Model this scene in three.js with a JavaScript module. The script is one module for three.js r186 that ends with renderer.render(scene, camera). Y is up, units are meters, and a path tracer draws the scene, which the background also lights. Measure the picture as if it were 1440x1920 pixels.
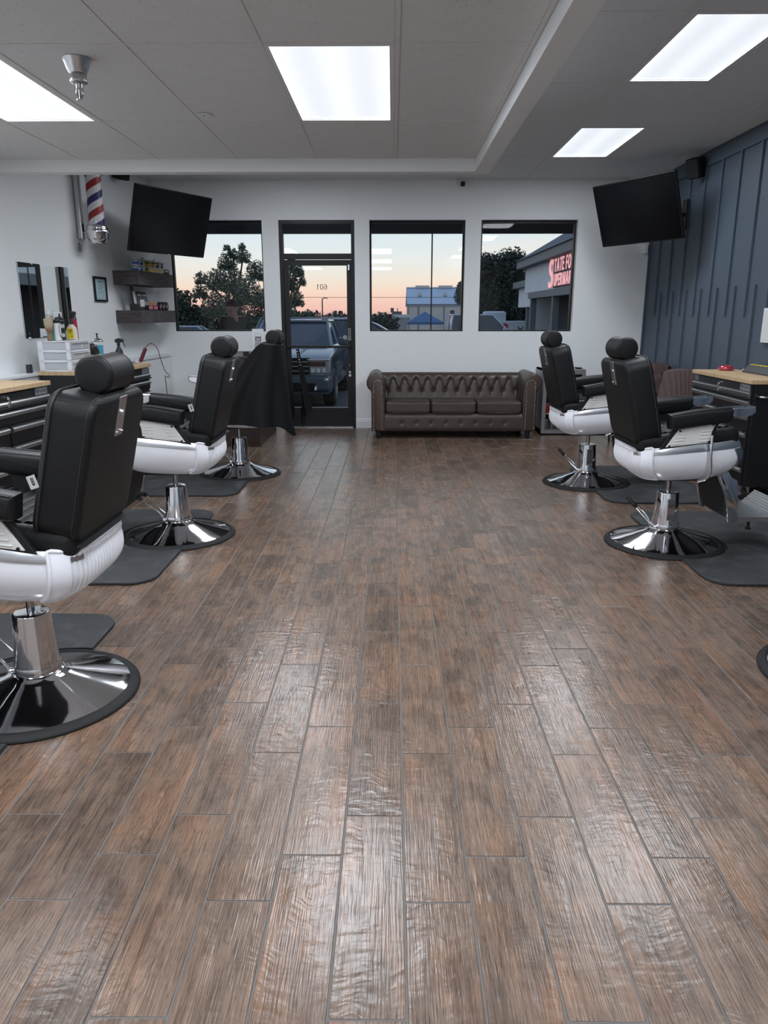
import * as THREE from 'three';
import { RoundedBoxGeometry } from 'three/addons/geometries/RoundedBoxGeometry.js';
import { TextGeometry } from 'three/addons/geometries/TextGeometry.js';
import { FontLoader } from 'three/addons/loaders/FontLoader.js';
import { MarchingCubes } from 'three/addons/objects/MarchingCubes.js';
import { RectAreaLightUniformsLib } from 'three/addons/lights/RectAreaLightUniformsLib.js';
import { mergeGeometries, toCreasedNormals } from 'three/addons/utils/BufferGeometryUtils.js';

// ------------------------------------------------------------------ camera
const scene = new THREE.Scene();
const FPX = 1400, PITCH = Math.atan(370 / FPX), YAW = Math.atan(16 / Math.hypot(FPX, 370));
const camera = new THREE.PerspectiveCamera(2 * Math.atan(960 / FPX) * 180 / Math.PI, 0.75, 0.05, 400);
camera.position.set(0, 1.4, 0);
camera.lookAt(-Math.sin(YAW) * Math.cos(PITCH), 1.4 - Math.sin(PITCH), -Math.cos(YAW) * Math.cos(PITCH));
scene.add(camera);

const renderer = new THREE.WebGLRenderer({ antialias: true });
renderer.toneMapping = THREE.LinearToneMapping;
renderer.toneMappingExposure = 1.0;
renderer.shadowMap.enabled = true;
RectAreaLightUniformsLib.init();
const LIGHT = 16.5, GLOW = 0.9;                 // troffer radiance, and what the eye sees of its lens
const LIGHT_COLOR = new THREE.Color().setRGB(0.93, 0.985, 1.06);

// ------------------------------------------------------------------ random, noise
function rng(seed) { let a = seed >>> 0; return () => { a = (a + 0x6D2B79F5) | 0; let t = Math.imul(a ^ (a >>> 15), 1 | a); t = (t + Math.imul(t ^ (t >>> 7), 61 | t)) ^ t; return ((t ^ (t >>> 14)) >>> 0) / 4294967296; }; }
const lattice = (() => { const r = rng(77), a = new Float32Array(65536); for (let i = 0; i < 65536; i++) a[i] = r(); return a; })();
function vnoise(x, y, px = 256, py = 256) {       // tiles with period px, py
  const xi = Math.floor(x), yi = Math.floor(y), fx = x - xi, fy = y - yi;
  const sx = fx * fx * (3 - 2 * fx), sy = fy * fy * (3 - 2 * fy);
  const m = (v, p) => ((v % p) + p) % p;
  const x0 = m(xi, px), x1 = m(xi + 1, px), y0 = m(yi, py) * 256, y1 = m(yi + 1, py) * 256;
  const a = lattice[(y0 + x0) & 65535], b = lattice[(y0 + x1) & 65535], c = lattice[(y1 + x0) & 65535], d = lattice[(y1 + x1) & 65535];
  return (a + (b - a) * sx) * (1 - sy) + (c + (d - c) * sx) * sy;
}
function fbm(x, y, o = 4) { let s = 0, a = 0.5, t = 0; for (let i = 0; i < o; i++) { s += a * vnoise(x + i * 17.3, y + i * 9.1); t += a; a *= 0.5; x *= 2; y *= 2; } return s / t; }
const clamp = (v, a = 0, b = 1) => Math.min(b, Math.max(a, v)), lerp = (a, b, t) => a + (b - a) * t;
const smooth = (a, b, x) => { const t = clamp((x - a) / (b - a)); return t * t * (3 - 2 * t); };

// ------------------------------------------------------------------ sky at dusk
{
  const W = 1024, H = 512, d = new Float32Array(W * H * 4);
  const stops = [[-90, 120, 118, 122], [-1, 205, 172, 164], [0.2, 232, 184, 172], [0.9, 235, 194, 178], [1.7, 237, 211, 191], [2.6, 230, 221, 207], [3.8, 224, 227, 223], [5.6, 208, 223, 230], [14, 204, 221, 232], [32, 178, 201, 226], [90, 128, 157, 198]];
  const c = new THREE.Color();
  for (let j = 0; j < H; j++) {
    const e = ((j + 0.5) / H - 0.5) * 180;
    let k = 0; while (k < stops.length - 2 && e > stops[k + 1][0]) k++;
    const A = stops[k], B = stops[k + 1], t = clamp((e - A[0]) / (B[0] - A[0]));
    for (let i = 0; i < W; i++) {
      const cloud = smooth(0.52, 0.78, fbm(i / W * 256 * 0.12, e * 1.3 + 40, 4)) * smooth(0.5, 2.5, e) * (1 - smooth(8, 30, e)) * 0.22;
      c.setRGB(lerp(lerp(A[1], B[1], t), 250, cloud) / 255, lerp(lerp(A[2], B[2], t), 226, cloud) / 255, lerp(lerp(A[3], B[3], t), 205, cloud) / 255, THREE.SRGBColorSpace);
      const o = (j * W + i) * 4; d[o] = c.r * 1.12; d[o + 1] = c.g * 1.12; d[o + 2] = c.b * 1.12; d[o + 3] = 1;
    }
  }
  const t = new THREE.DataTexture(d, W, H, THREE.RGBAFormat, THREE.FloatType);
  t.mapping = THREE.EquirectangularReflectionMapping; t.magFilter = THREE.LinearFilter; t.colorSpace = THREE.LinearSRGBColorSpace; t.needsUpdate = true;
  scene.background = t;
}

// ------------------------------------------------------------------ helpers
const V3 = (x, y, z) => new THREE.Vector3(x, y, z);
const taken = new Map();
function numbered(n) { const k = taken.get(n) ?? 0; taken.set(n, k + 1); return k ? `${n}_${String(k).padStart(3, '0')}` : n; }
function shadow(m) { m.castShadow = true; m.receiveShadow = true; return m; }
function part(name, geo, mat, parent, pos, rot) {
  const m = shadow(new THREE.Mesh(geo, mat)); m.name = name;
  if (pos) m.position.set(...pos); if (rot) m.rotation.set(...rot);
  parent.add(m); return m;
}
function thing(name, label, category, pos = [0, 0, 0], turn = 0, group) {
  const o = new THREE.Group(); o.name = numbered(name); o.position.set(...pos); o.rotation.y = turn;
  o.userData = { label, category }; if (group) o.userData.group = group; scene.add(o); return o;
}
function struct(name, label, category) { const o = new THREE.Group(); o.name = name; o.userData = { kind: 'structure', label, category }; scene.add(o); return o; }
function solo(name, label, category, geo, mat, pos, rot, group) {
  const m = shadow(new THREE.Mesh(geo, mat)); m.name = numbered(name); m.userData = { label, category }; if (group) m.userData.group = group;
  if (pos) m.position.set(...pos); if (rot) m.rotation.set(...rot); scene.add(m); return m;
}
function copy(o, label, pos, turn) { const c = o.clone(); c.userData = { ...o.userData, label }; c.name = numbered(o.name.replace(/_\d{3}$/, '')); c.position.set(...pos); c.rotation.set(0, turn, 0); scene.add(c); return c; }

const flat = (g) => { const q = g.index ? g.toNonIndexed() : g; for (const k of Object.keys(q.attributes)) if (!['position', 'normal', 'uv'].includes(k)) q.deleteAttribute(k); if (!q.attributes.uv) q.setAttribute('uv', new THREE.Float32BufferAttribute(new Float32Array(q.attributes.position.count * 2), 2)); return q; };
const join = (...gs) => mergeGeometries(gs.flat().map(flat), false);
const at = (g, x = 0, y = 0, z = 0, rx = 0, ry = 0, rz = 0) => { g.applyMatrix4(new THREE.Matrix4().makeRotationFromEuler(new THREE.Euler(rx, ry, rz)).setPosition(x, y, z)); return g; };
const box = (w, h, d, x = 0, y = 0, z = 0) => at(new THREE.BoxGeometry(w, h, d), x, y, z);
const bx = (x0, x1, y0, y1, z0, z1) => box(Math.abs(x1 - x0), Math.abs(y1 - y0), Math.abs(z1 - z0), (x0 + x1) / 2, (y0 + y1) / 2, (z0 + z1) / 2);
const rb = (w, h, d, r = 0.01, x = 0, y = 0, z = 0, s = 2) => at(new RoundedBoxGeometry(w, h, d, s, Math.min(r, w / 2.01, h / 2.01, d / 2.01)), x, y, z);
const cyl = (r0, r1, h, n = 20, x = 0, y = 0, z = 0, rx = 0, ry = 0, rz = 0) => at(new THREE.CylinderGeometry(r1, r0, h, n), x, y, z, rx, ry, rz);   // r0 bottom, r1 top
const ball = (r, x = 0, y = 0, z = 0, n = 12) => at(new THREE.SphereGeometry(r, n, Math.max(6, n >> 1)), x, y, z);
const lathe = (pts, n = 32, x = 0, y = 0, z = 0) => at(new THREE.LatheGeometry(pts.map(([a, b]) => new THREE.Vector2(a, b)), n), x, y, z);
const tube = (pts, r, seg = 24, n = 8, closed = false) => new THREE.TubeGeometry(new THREE.CatmullRomCurve3(pts.map((p) => V3(...p)).filter((p, i, a) => !i || p.distanceToSquared(a[i - 1]) > 1e-10), closed, 'centripetal'), seg, r, n, closed);
function poly(pts, depth, bevel = 0, bs = 2, holes = []) {   // outline in xy, extruded along z, centred on z = 0
  const s = new THREE.Shape(pts.map(([a, b]) => new THREE.Vector2(a, b)));
  for (const h of holes) s.holes.push(new THREE.Path(h.map(([a, b]) => new THREE.Vector2(a, b))));
  const g = new THREE.ExtrudeGeometry(s, { depth: Math.max(depth - 2 * bevel, 0.0005), bevelEnabled: bevel > 0, bevelSize: bevel, bevelThickness: bevel, bevelOffset: -bevel, bevelSegments: bs, curveSegments: 8 });
  at(g, 0, 0, -Math.max(depth - 2 * bevel, 0.0005) / 2);
  return bevel > 0 && pts.length > 6 && bs > 1 ? toCreasedNormals(g, 0.62) : g;
}
function roundRect(w, h, r, n = 6, cx = 0, cy = 0) {
  const p = []; for (const [sx, sy, a0] of [[1, 1, 0], [-1, 1, 1], [-1, -1, 2], [1, -1, 3]]) for (let i = 0; i <= n; i++) { const a = (a0 + i / n) * Math.PI / 2; p.push([cx + sx * (w / 2 - r) + r * Math.cos(a), cy + sy * (h / 2 - r) + r * Math.sin(a)]); }
  return p;
}
function grid(nu, nv, f, closedU = false) {      // f(u, v) -> [x, y, z]
  const pos = [], uv = [], idx = [];
  for (let j = 0; j <= nv; j++) for (let i = 0; i <= nu; i++) { pos.push(...f(i / nu, j / nv)); uv.push(i / nu, j / nv); }
  for (let j = 0; j < nv; j++) for (let i = 0; i < nu; i++) { const a = j * (nu + 1) + i, b = a + 1, c = a + nu + 1, d = c + 1; idx.push(a, b, d, a, d, c); }
  const g = new THREE.BufferGeometry(); g.setAttribute('position', new THREE.Float32BufferAttribute(pos, 3)); g.setAttribute('uv', new THREE.Float32BufferAttribute(uv, 2)); g.setIndex(idx); g.computeVertexNormals(); return g;
}
function metreUV(g, s = 1) {                     // box-projected uv in metres
  const q = flat(g), p = q.attributes.position, n = q.attributes.normal, u = new Float32Array(p.count * 2);
  for (let i = 0; i < p.count; i++) {
    const ax = Math.abs(n.getX(i)), ay = Math.abs(n.getY(i)), az = Math.abs(n.getZ(i));
    if (ax > ay && ax > az) { u[2 * i] = p.getZ(i) * s; u[2 * i + 1] = p.getY(i) * s; } else if (ay > az) { u[2 * i] = p.getX(i) * s; u[2 * i + 1] = p.getZ(i) * s; } else { u[2 * i] = p.getX(i) * s; u[2 * i + 1] = p.getY(i) * s; }
  }
  q.setAttribute('uv', new THREE.BufferAttribute(u, 2)); return q;
}
// textures
function dataTex(w, h, f, srgb = true) {
  const d = new Uint8Array(w * h * 4);
  for (let j = 0; j < h; j++) for (let i = 0; i < w; i++) { const c = f((i + 0.5) / w, (j + 0.5) / h, i, j), o = (j * w + i) * 4; if (typeof c === 'number') { d[o] = d[o + 1] = d[o + 2] = clamp(c) * 255; } else { d[o] = clamp(c[0]) * 255; d[o + 1] = clamp(c[1]) * 255; d[o + 2] = clamp(c[2]) * 255; } d[o + 3] = 255; }
  const t = new THREE.DataTexture(d, w, h, THREE.RGBAFormat); t.magFilter = THREE.LinearFilter; t.minFilter = THREE.LinearMipmapLinearFilter; t.generateMipmaps = true; t.wrapS = t.wrapT = THREE.RepeatWrapping; t.colorSpace = srgb ? THREE.SRGBColorSpace : THREE.NoColorSpace; t.needsUpdate = true; return t;
}
function canvasTex(w, h, draw) { const c = document.createElement('canvas'); c.width = w; c.height = h; const g = c.getContext('2d'); draw(g, w, h); const t = new THREE.CanvasTexture(c); t.colorSpace = THREE.SRGBColorSpace; return t; }
const dull = (color, roughness, spec, more = {}) => new THREE.MeshPhysicalMaterial({ color, roughness, specularIntensity: spec, ...more });
const std = (color, roughness = 0.6, metalness = 0, more = {}) => new THREE.MeshStandardMaterial({ color, roughness, metalness, ...more });
const phys = (o) => new THREE.MeshPhysicalMaterial(o);
const rgb = (r, g, b) => new THREE.Color().setRGB(r, g, b);

// ------------------------------------------------------------------ materials
const orangePeel = dataTex(512, 512, (u, v) => { const n = (f) => vnoise(u * f, v * f, f, f); return 0.55 * n(64) + 0.3 * n(128) + 0.15 * n(24); }, false);
orangePeel.repeat.set(1.4, 1.4);
const leatherBump = dataTex(256, 256, (u, v) => { const n = (f) => vnoise(u * f, v * f, f, f); return 0.6 * n(48) + 0.4 * n(96); }, false);
leatherBump.repeat.set(5, 5);
const M = {
  wall: std(rgb(0.78, 0.80, 0.81), 0.75, 0, { bumpMap: orangePeel, bumpScale: 0.0022 }),
  wallPlain: std(rgb(0.78, 0.80, 0.81), 0.7),
  trimWhite: std(rgb(0.70, 0.72, 0.74), 0.45),
  navy: std(rgb(0.058, 0.082, 0.112), 0.5, 0, { bumpMap: orangePeel, bumpScale: 0.0022 }),
  navyTrim: std(rgb(0.058, 0.082, 0.112), 0.5),
  frameBlack: dull(rgb(0.010, 0.010, 0.011), 0.42, 0.6),
  black: dull(rgb(0.010, 0.010, 0.011), 0.5, 0.6),
  blackGloss: std(rgb(0.006, 0.006, 0.007), 0.22),
  leather: dull(rgb(0.0075, 0.008, 0.009), 0.46, 0.5, { bumpMap: leatherBump, bumpScale: 0.0004 }),
  piping: std(rgb(0.012, 0.012, 0.013), 0.5),
  chrome: std(rgb(0.74, 0.74, 0.76), 0.07, 1),
  darkChrome: std(rgb(0.42, 0.42, 0.44), 0.14, 1),
  steel: std(rgb(0.56, 0.56, 0.57), 0.32, 1),
  aluminium: std(rgb(0.66, 0.67, 0.69), 0.28, 1),
  shell: phys({ color: rgb(0.74, 0.74, 0.77), roughness: 0.28, clearcoat: 0.5, clearcoatRoughness: 0.12 }),
  whitePlastic: std(rgb(0.74, 0.75, 0.79), 0.4),
  vent: std(rgb(0.66, 0.65, 0.63), 0.4),
  rubber: dull(rgb(0.013, 0.0135, 0.014), 0.6, 0.5),
  glass: phys({ color: 0xffffff, roughness: 0.0, transmission: 1, thickness: 0, ior: 1.2 }),
  brown: std(rgb(0.050, 0.034, 0.028), 0.36, 0, { bumpMap: leatherBump, bumpScale: 0.0005 }),
  brownDark: std(rgb(0.040, 0.027, 0.023), 0.25),
  nail: std(rgb(0.62, 0.52, 0.42), 0.25, 1),
  cabinet: std(rgb(0.008, 0.008, 0.009), 0.35),
  mirror: std(rgb(0.86, 0.89, 0.88), 0.015, 1),
  screen: dull(rgb(0.003, 0.003, 0.004), 0.18, 0.45),
  red: std(rgb(0.11, 0.010, 0.016), 0.35),
};
// black mat with trodden-in dust
const matTex = dataTex(512, 512, (u, v) => { const n = fbm(u * 6, v * 6, 5), s = smooth(0.52, 0.8, fbm(u * 14 + 31, v * 14, 4)); const k = 0.185 + 0.05 * n + 0.05 * s + (lattice[(Math.floor(u * 512) * 131 + Math.floor(v * 512) * 71) & 65535] > 0.997 ? 0.12 : 0); return [k * 0.97, k, k * 1.03]; });
M.mat = dull(0xffffff, 0.62, 0.6, { map: matTex });
// wood for tops, desk, shelves
function woodTex(w, h, base, dark, seed, along = 1, freq = 14) {
  return dataTex(w, h, (u, v) => { if (along) [u, v] = [v, u]; const warp = fbm(u * 3 + seed, v * 1.2, 3); const r = 0.5 + 0.5 * Math.sin((u * freq + warp * 7) * 6.28); const fine = fbm(u * 90 + seed, v * 5, 2); const k = clamp(0.55 * r * 0.6 + 0.55 * fine); return [0, 1, 2].map((i) => lerp(base[i], dark[i], k)); });
}
M.butcher = std(0xffffff, 0.5, 0, { map: woodTex(512, 256, [0.80, 0.70, 0.56], [0.67, 0.55, 0.41], 4, 0, 9) });
M.shelfWood = std(0xffffff, 0.62, 0, { map: woodTex(512, 256, [0.33, 0.30, 0.30], [0.19, 0.165, 0.165], 9, 1, 6) });
M.deskWood = std(0xffffff, 0.42, 0, { map: woodTex(256, 512, [0.25, 0.20, 0.175], [0.17, 0.135, 0.12], 21, 0, 12) });

// ------------------------------------------------------------------ room dimensions
const XL = -3.86, XR = 3.09, ZB = -9.51, ZF = 3.2, HL = 2.94, HD = 2.549, HLIP = 2.459, ZD = -6.192, XD = 0.627, WT = 0.2;
// the left wall runs 4 degrees off the room's axis: s is measured along it from the far corner, off is the distance from its face
const BETA = Math.atan(103 / 1448), CORNER = V3(-2.90, 0, -9.51), ALONG = V3(-Math.sin(BETA), 0, Math.cos(BETA)), AWAY = V3(Math.cos(BETA), 0, Math.sin(BETA));
const onLeft = (s, off, y = 0) => [CORNER.x + ALONG.x * s + AWAY.x * off, y, CORNER.z + ALONG.z * s + AWAY.z * off];

// ------------------------------------------------------------------ floor: plank tiles over grout
{
  const floor = struct('floor', 'wood-look plank tile floor with grey grout', 'floor');
  part('grout_bed', metreUV(bx(XL, XR, -0.12, -0.0022, ZB, ZF)), std(rgb(0.125, 0.118, 0.112), 0.8), floor);
  const NV = 12, mats = [];
  const bumps = [0, 1, 2, 3].map((k) => dataTex(256, 1024, (u, v) => {
    const s = k * 37.7;
    const scal = fbm(u * 3.2 + s, v * 34 + 2.2 * fbm(u * 3 + s, v * 4, 2), 3), on = smooth(0.36, 0.62, fbm(u * 1.6 + s * 2, v * 2.0, 2));
    return clamp(0.18 + 0.62 * scal * lerp(0.3, 1, on) + 0.14 * fbm(u * 70 + s, v * 9, 2) + 0.22 * fbm(u * 2 + s, v * 3 + 5, 2));
  }, false));
  for (let k = 0; k < NV; k++) {
    const r = rng(900 + k), s = 11 + k * 23.17, tone = 0.95 + r() * 0.13, warm = r(), cath = r() * 0.9 + 0.2, off = r() - 0.5;
    const map = dataTex(256, 1024, (u, v) => {
      const q = fbm(u * 1.3 + s, v * 1.6, 3), w = (u - 0.5 - 0.35 * off) * (1 + 0.5 * q);
      const wv = 2.6 * fbm(u * 2 + s, v * 3.2, 3) + 0.5 * fbm(u * 10 + s, v * 14, 2), rp = k % 3 === 2 ? 17 * w + wv * 1.6 : 46 * w * w + v * 7 * cath + wv * 1.5, ring = 1 - 2 * Math.pow(Math.abs(Math.sin(rp * 3.1416)), 0.55);
      const fine = fbm(u * 95 + s, v * 10, 3), streak = fbm(u * 16 + s, v * 2.4, 3), pore = smooth(0.60, 0.72, fbm(u * 120 + s, v * 26, 2));
      const blotch = smooth(0.44, 0.72, fbm(u * 2.6 + s * 1.7, v * 6.5, 4)), orange = smooth(0.46, 0.74, fbm(u * 2.2 + s * 3.1, v * 3.4, 3)) * (0.35 + 0.65 * warm);
      let L = 0.362 * tone - 0.043 * ring * (0.35 + 0.9 * streak) + 0.16 * (fine - 0.5) + 0.10 * (streak - 0.5) - 0.05 * blotch - 0.07 * pore;
      const cr = [1.09 + 0.06 * orange, 0.905 - 0.015 * orange, 0.775 - 0.06 * orange];
      L += 0.02 * orange;
      return [L * cr[0], L * cr[1], L * cr[2]];
    });
    mats.push(phys({ color: 0xffffff, roughness: 0.25, ior: 1.56, map, bumpMap: bumps[k % 4], bumpScale: 0.0028 }));
  }
  const PW = 0.1645, PL = 0.645, G = 0.0052, X0 = 0.0338, r = rng(5), full = [], cut = [];
  const c0 = Math.floor((XL - X0) / PW), c1 = Math.ceil((XR - X0) / PW);
  for (let c = c0; c < c1; c++) {
    const ph = [0.0, 0.1635, 0.327][(((c % 3) + 3) % 3)];
    for (let n = -6; n < 16; n++) {
      const zn = -(1.534 + ph) + PL - n * PL, zf = zn - PL;
      const xa = Math.max(XL, X0 + c * PW), xb = Math.min(XR, X0 + (c + 1) * PW), za = Math.max(ZB, zf), zb = Math.min(ZF, zn);
      if (xb - xa < 0.03 || zb - za < 0.03) continue;
      const cx = (xa + xb) / 2, cz = (za + zb) / 2, whole = Math.abs(xb - xa - PW) < 1e-6 && Math.abs(zb - za - PL) < 1e-6;
      const depth = -cz, px = 736 + cx / Math.max(0.5, depth) * 1448, seen = depth > 0.9 && px > -60 && px < 1500;
      full.push({ cx, cz, w: xb - xa, l: zb - za, whole, area: seen ? 1 / (depth * depth * depth) : 0, k: Math.floor(r() * NV), flip: r() < 0.5 });
    }
  }
  const plank = (w, l) => { const g = poly(roundRect(w - G, l - G, 0.003, 1), 0.012, 0.0012, 1); at(g, 0, 0, 0, -Math.PI / 2); at(g, 0, -0.006, 0);
    const p = g.attributes.position, u = g.attributes.uv; for (let i = 0; i < p.count; i++) u.setXY(i, p.getX(i) / 0.1645 + 0.5, p.getZ(i) / 0.645 + 0.5); return g; };
  const wholeGeo = plank(PW, PL);
  full.sort((a, b) => b.area - a.area);
  const rest = mats.map(() => []);
  full.forEach((f, i) => {
    const turn = f.flip ? Math.PI : 0, dy = (lattice[(i * 37) & 65535] - 0.5) * 0.0006;
    if (i < 300 && f.area > 0) { const m = part('plank', f.whole ? wholeGeo : plank(f.w, f.l), mats[f.k], floor, [f.cx, dy, f.cz], [(lattice[(i * 91 + 7) & 65535] - 0.5) * 0.0022, turn, (lattice[(i * 53 + 3) & 65535] - 0.5) * 0.007]); m.castShadow = false; }
    else rest[f.k].push(at(f.whole ? wholeGeo.clone() : plank(f.w, f.l), f.cx, dy, f.cz, 0, turn, 0));
  });
  rest.forEach((g, k) => { if (g.length) { const m = part('more_planks', join(g), mats[k], floor); m.userData.kind = 'stuff'; } });
}

// ------------------------------------------------------------------ walls
const WIN = [[-2.705, -1.572], [-0.281, 0.870], [1.06, 2.21]], SILL = 1.20, HEAD = 2.495, DOOR = [-1.372, -0.461];
{
  const wb = struct('wall_back', 'white textured end wall with storefront windows and door', 'wall');
  const sh = [[XL - WT, -0.1], [DOOR[0], -0.1], [DOOR[0], HEAD], [DOOR[1], HEAD], [DOOR[1], -0.1], [XR + WT, -0.1], [XR + WT, 3.3], [XL - WT, 3.3]];
  const g = poly(sh, WT, 0, 1, WIN.map(([a, b]) => [[a, SILL], [a, HEAD], [b, HEAD], [b, SILL]]));
  part('wall_panel', metreUV(at(g, 0, 0, ZB - WT / 2)), M.wall, wb);
  const wl = struct('wall_left', 'white textured side wall with chair rail', 'wall');
  wl.position.copy(CORNER); wl.rotation.y = -BETA;          // local x points into the room, local z along the wall
  const LW = ZF - ZB + 0.1;
  part('wall_panel', metreUV(bx(-WT, 0, -0.1, 3.3, 0, LW + WT)), M.wall, wl);
  part('lower_wall', metreUV(bx(0, 0.118, -0.1, 0.90, 0.012, LW)), M.wall, wl);
  part('ledge_cap', rb(0.135, 0.028, LW - 0.02, 0.006, 0.0675, 0.912, LW / 2), M.trimWhite, wl);
  const wr = struct('wall_right', 'navy board and batten accent wall', 'wall');
  part('wall_panel', metreUV(bx(XR, XR + WT, -0.1, 3.3, ZB, ZF + WT)), M.navy, wr);
  part('top_board', metreUV(bx(XR - 0.018, XR, 2.80, HL, ZB + 0.002, ZF)), M.navyTrim, wr);
  for (let z = -9.145, k = 0; z < ZF - 0.1; z += 0.388, k++) {
    part('batten', rb(0.02, 2.82 - 1.39, 0.03, 0.003, XR - 0.0095, (2.82 + 1.39) / 2, z, 1), M.navyTrim, wr);
    if (z + 0.155 < ZF) part('batten', rb(0.02, 1.65, 0.03, 0.003, XR - 0.0095, 0.825, z + 0.155, 1), M.navyTrim, wr);
  }
  part('corner_batten', rb(0.02, 2.82, 0.03, 0.003, XR - 0.0095, 1.41, ZB + 0.018, 1), M.navyTrim, wr);
  const wf = struct('wall_front', 'white wall behind the photographer', 'wall');
  part('wall_panel', metreUV(bx(XL - WT, XR + WT, -0.1, 3.3, ZF, ZF + WT)), M.wall, wf);
  const bprof = [[0, 0], [0.016, 0], [0.016, 0.085], [0.011, 0.095], [0.011, 0.108], [0.005, 0.118], [0, 0.12]];
  const bb = struct('baseboard_back', 'white moulded baseboard under the windows', 'baseboard');
  for (const [a, b] of [[-2.76, DOOR[0] - 0.01], [DOOR[1] + 0.01, XR - 0.02]]) part('board', at(poly(bprof, b - a), (a + b) / 2, 0, ZB, 0, -Math.PI / 2, 0), M.trimWhite, bb);
  const br = struct('baseboard_left', 'white baseboard along the left wall', 'baseboard');
  br.position.copy(CORNER); br.rotation.y = -BETA; part('board', at(poly(bprof, ZF - ZB - 0.06), 0.118, 0, (ZF - ZB) / 2), M.trimWhite, br);
}

// ------------------------------------------------------------------ ceiling: lower grid over the near room, higher grid beyond
const tileTex = dataTex(512, 512, (u, v, i, j) => { let k = 0.85 + 0.02 * fbm(u * 8, v * 8, 3); const h = vnoise(u * 110, v * 110, 110, 110), h2 = lattice[(i * 7 + j * 977) & 65535]; if (h > 0.90 && fbm(u * 40 + 9, v * 40, 2) > 0.5) k -= 0.22; if (h2 > 0.9965) k -= 0.2; return [k * 0.985, k * 0.995, k]; });
tileTex.repeat.set(1.6, 1.6);
M.tile = std(0xffffff, 0.9, 0, { map: tileTex });
M.tbar = std(rgb(0.68, 0.68, 0.68), 0.6);
const LAMPS = [];   // [x0, x1, z0, z1, y, label]
{
  const ceiling = struct('ceiling', 'suspended white ceiling in two levels', 'ceiling');
  part('slab', bx(XL - WT, XR + WT, 3.1, 3.3, ZB - WT, ZF + WT), M.wallPlain, ceiling);
  const lower = { y: HD, xs: [XL, -3.618, -3.012, -2.406, -1.80, -1.194, -0.588, 0.018, 0.612], zs: [ZD + 0.002, -5.06, -3.69, -2.32, -0.95, 0.42, 1.79, 3.16] };
  const upper = { y: HL, xs: [XL, -3.22, -2.62, -2.02, -1.42, -0.82, -0.22, 0.38, 0.98, 1.58, 2.18, 2.78, XR], zs: [ZB, -8.26, -6.995, -5.73, -4.49, -3.24, -1.99, -0.74, 0.51, 1.76, ZF] };
  const lit = { lower: [[-2.406, -5.06], [-0.588, -5.06], [-2.406, -2.32], [-0.588, -2.32], [-2.406, 0.42], [-0.588, 0.42]], upper: [[-1.42, -8.26], [1.58, -8.26], [1.58, -5.73], [1.58, -3.24], [1.58, -0.74], [1.58, 1.76]] };
  const near = (a, b) => Math.abs(a - b) < 1e-3;
  const shared = new Map();
  for (const [key, gdef] of [['lower', lower], ['upper', upper]]) {
    const { y, xs, zs } = gdef;
    for (let i = 0; i + 1 < xs.length; i++) for (let j = 0; j + 1 < zs.length; j++) {
      const a = xs[i], b = xs[i + 1], c = zs[j], d = zs[j + 1];
      if (key === 'upper' && b < 0.70 && c > ZD - 0.2) continue;      // hidden above the lower ceiling
      if (lit[key].some(([x, z]) => near(x, a) && near(z, c))) { LAMPS.push([a, b, c, d, y]); continue; }
      const w = b - a - 0.026, l = d - c - 0.026, id = w.toFixed(3) + l.toFixed(3);
      if (!shared.has(id)) shared.set(id, metreUV(box(w, 0.014, l)));
      part('ceiling_panel', shared.get(id), M.tile, ceiling, [(a + b) / 2, y + 0.0095, (c + d) / 2]);
    }
    const x1 = xs[xs.length - 1], z1 = Math.min(zs[zs.length - 1], ZF);
    for (const x of xs) { const za = zs[0], zb = (key === 'upper' && x < 0.70) ? -6.18 : z1; part('grid_bar', bx(x - 0.012, x + 0.012, y, y + 0.03, za, zb), M.tbar, ceiling); }
    for (const z of zs) part('grid_bar', bx(key === 'upper' && z > -6.2 ? 0.72 : xs[0], x1, y + 0.0006, y + 0.029, z - 0.012, z + 0.012), M.tbar, ceiling);
  }
  // dropped lip that edges the lower ceiling
  part('soffit', metreUV(bx(XL, XD + 0.115, HLIP, 3.1, ZD - 0.115, ZD)), M.wallPlain, ceiling);
  part('soffit', metreUV(bx(XD, XD + 0.115, HLIP, 3.1, ZD, ZF)), M.wallPlain, ceiling);
}
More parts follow.
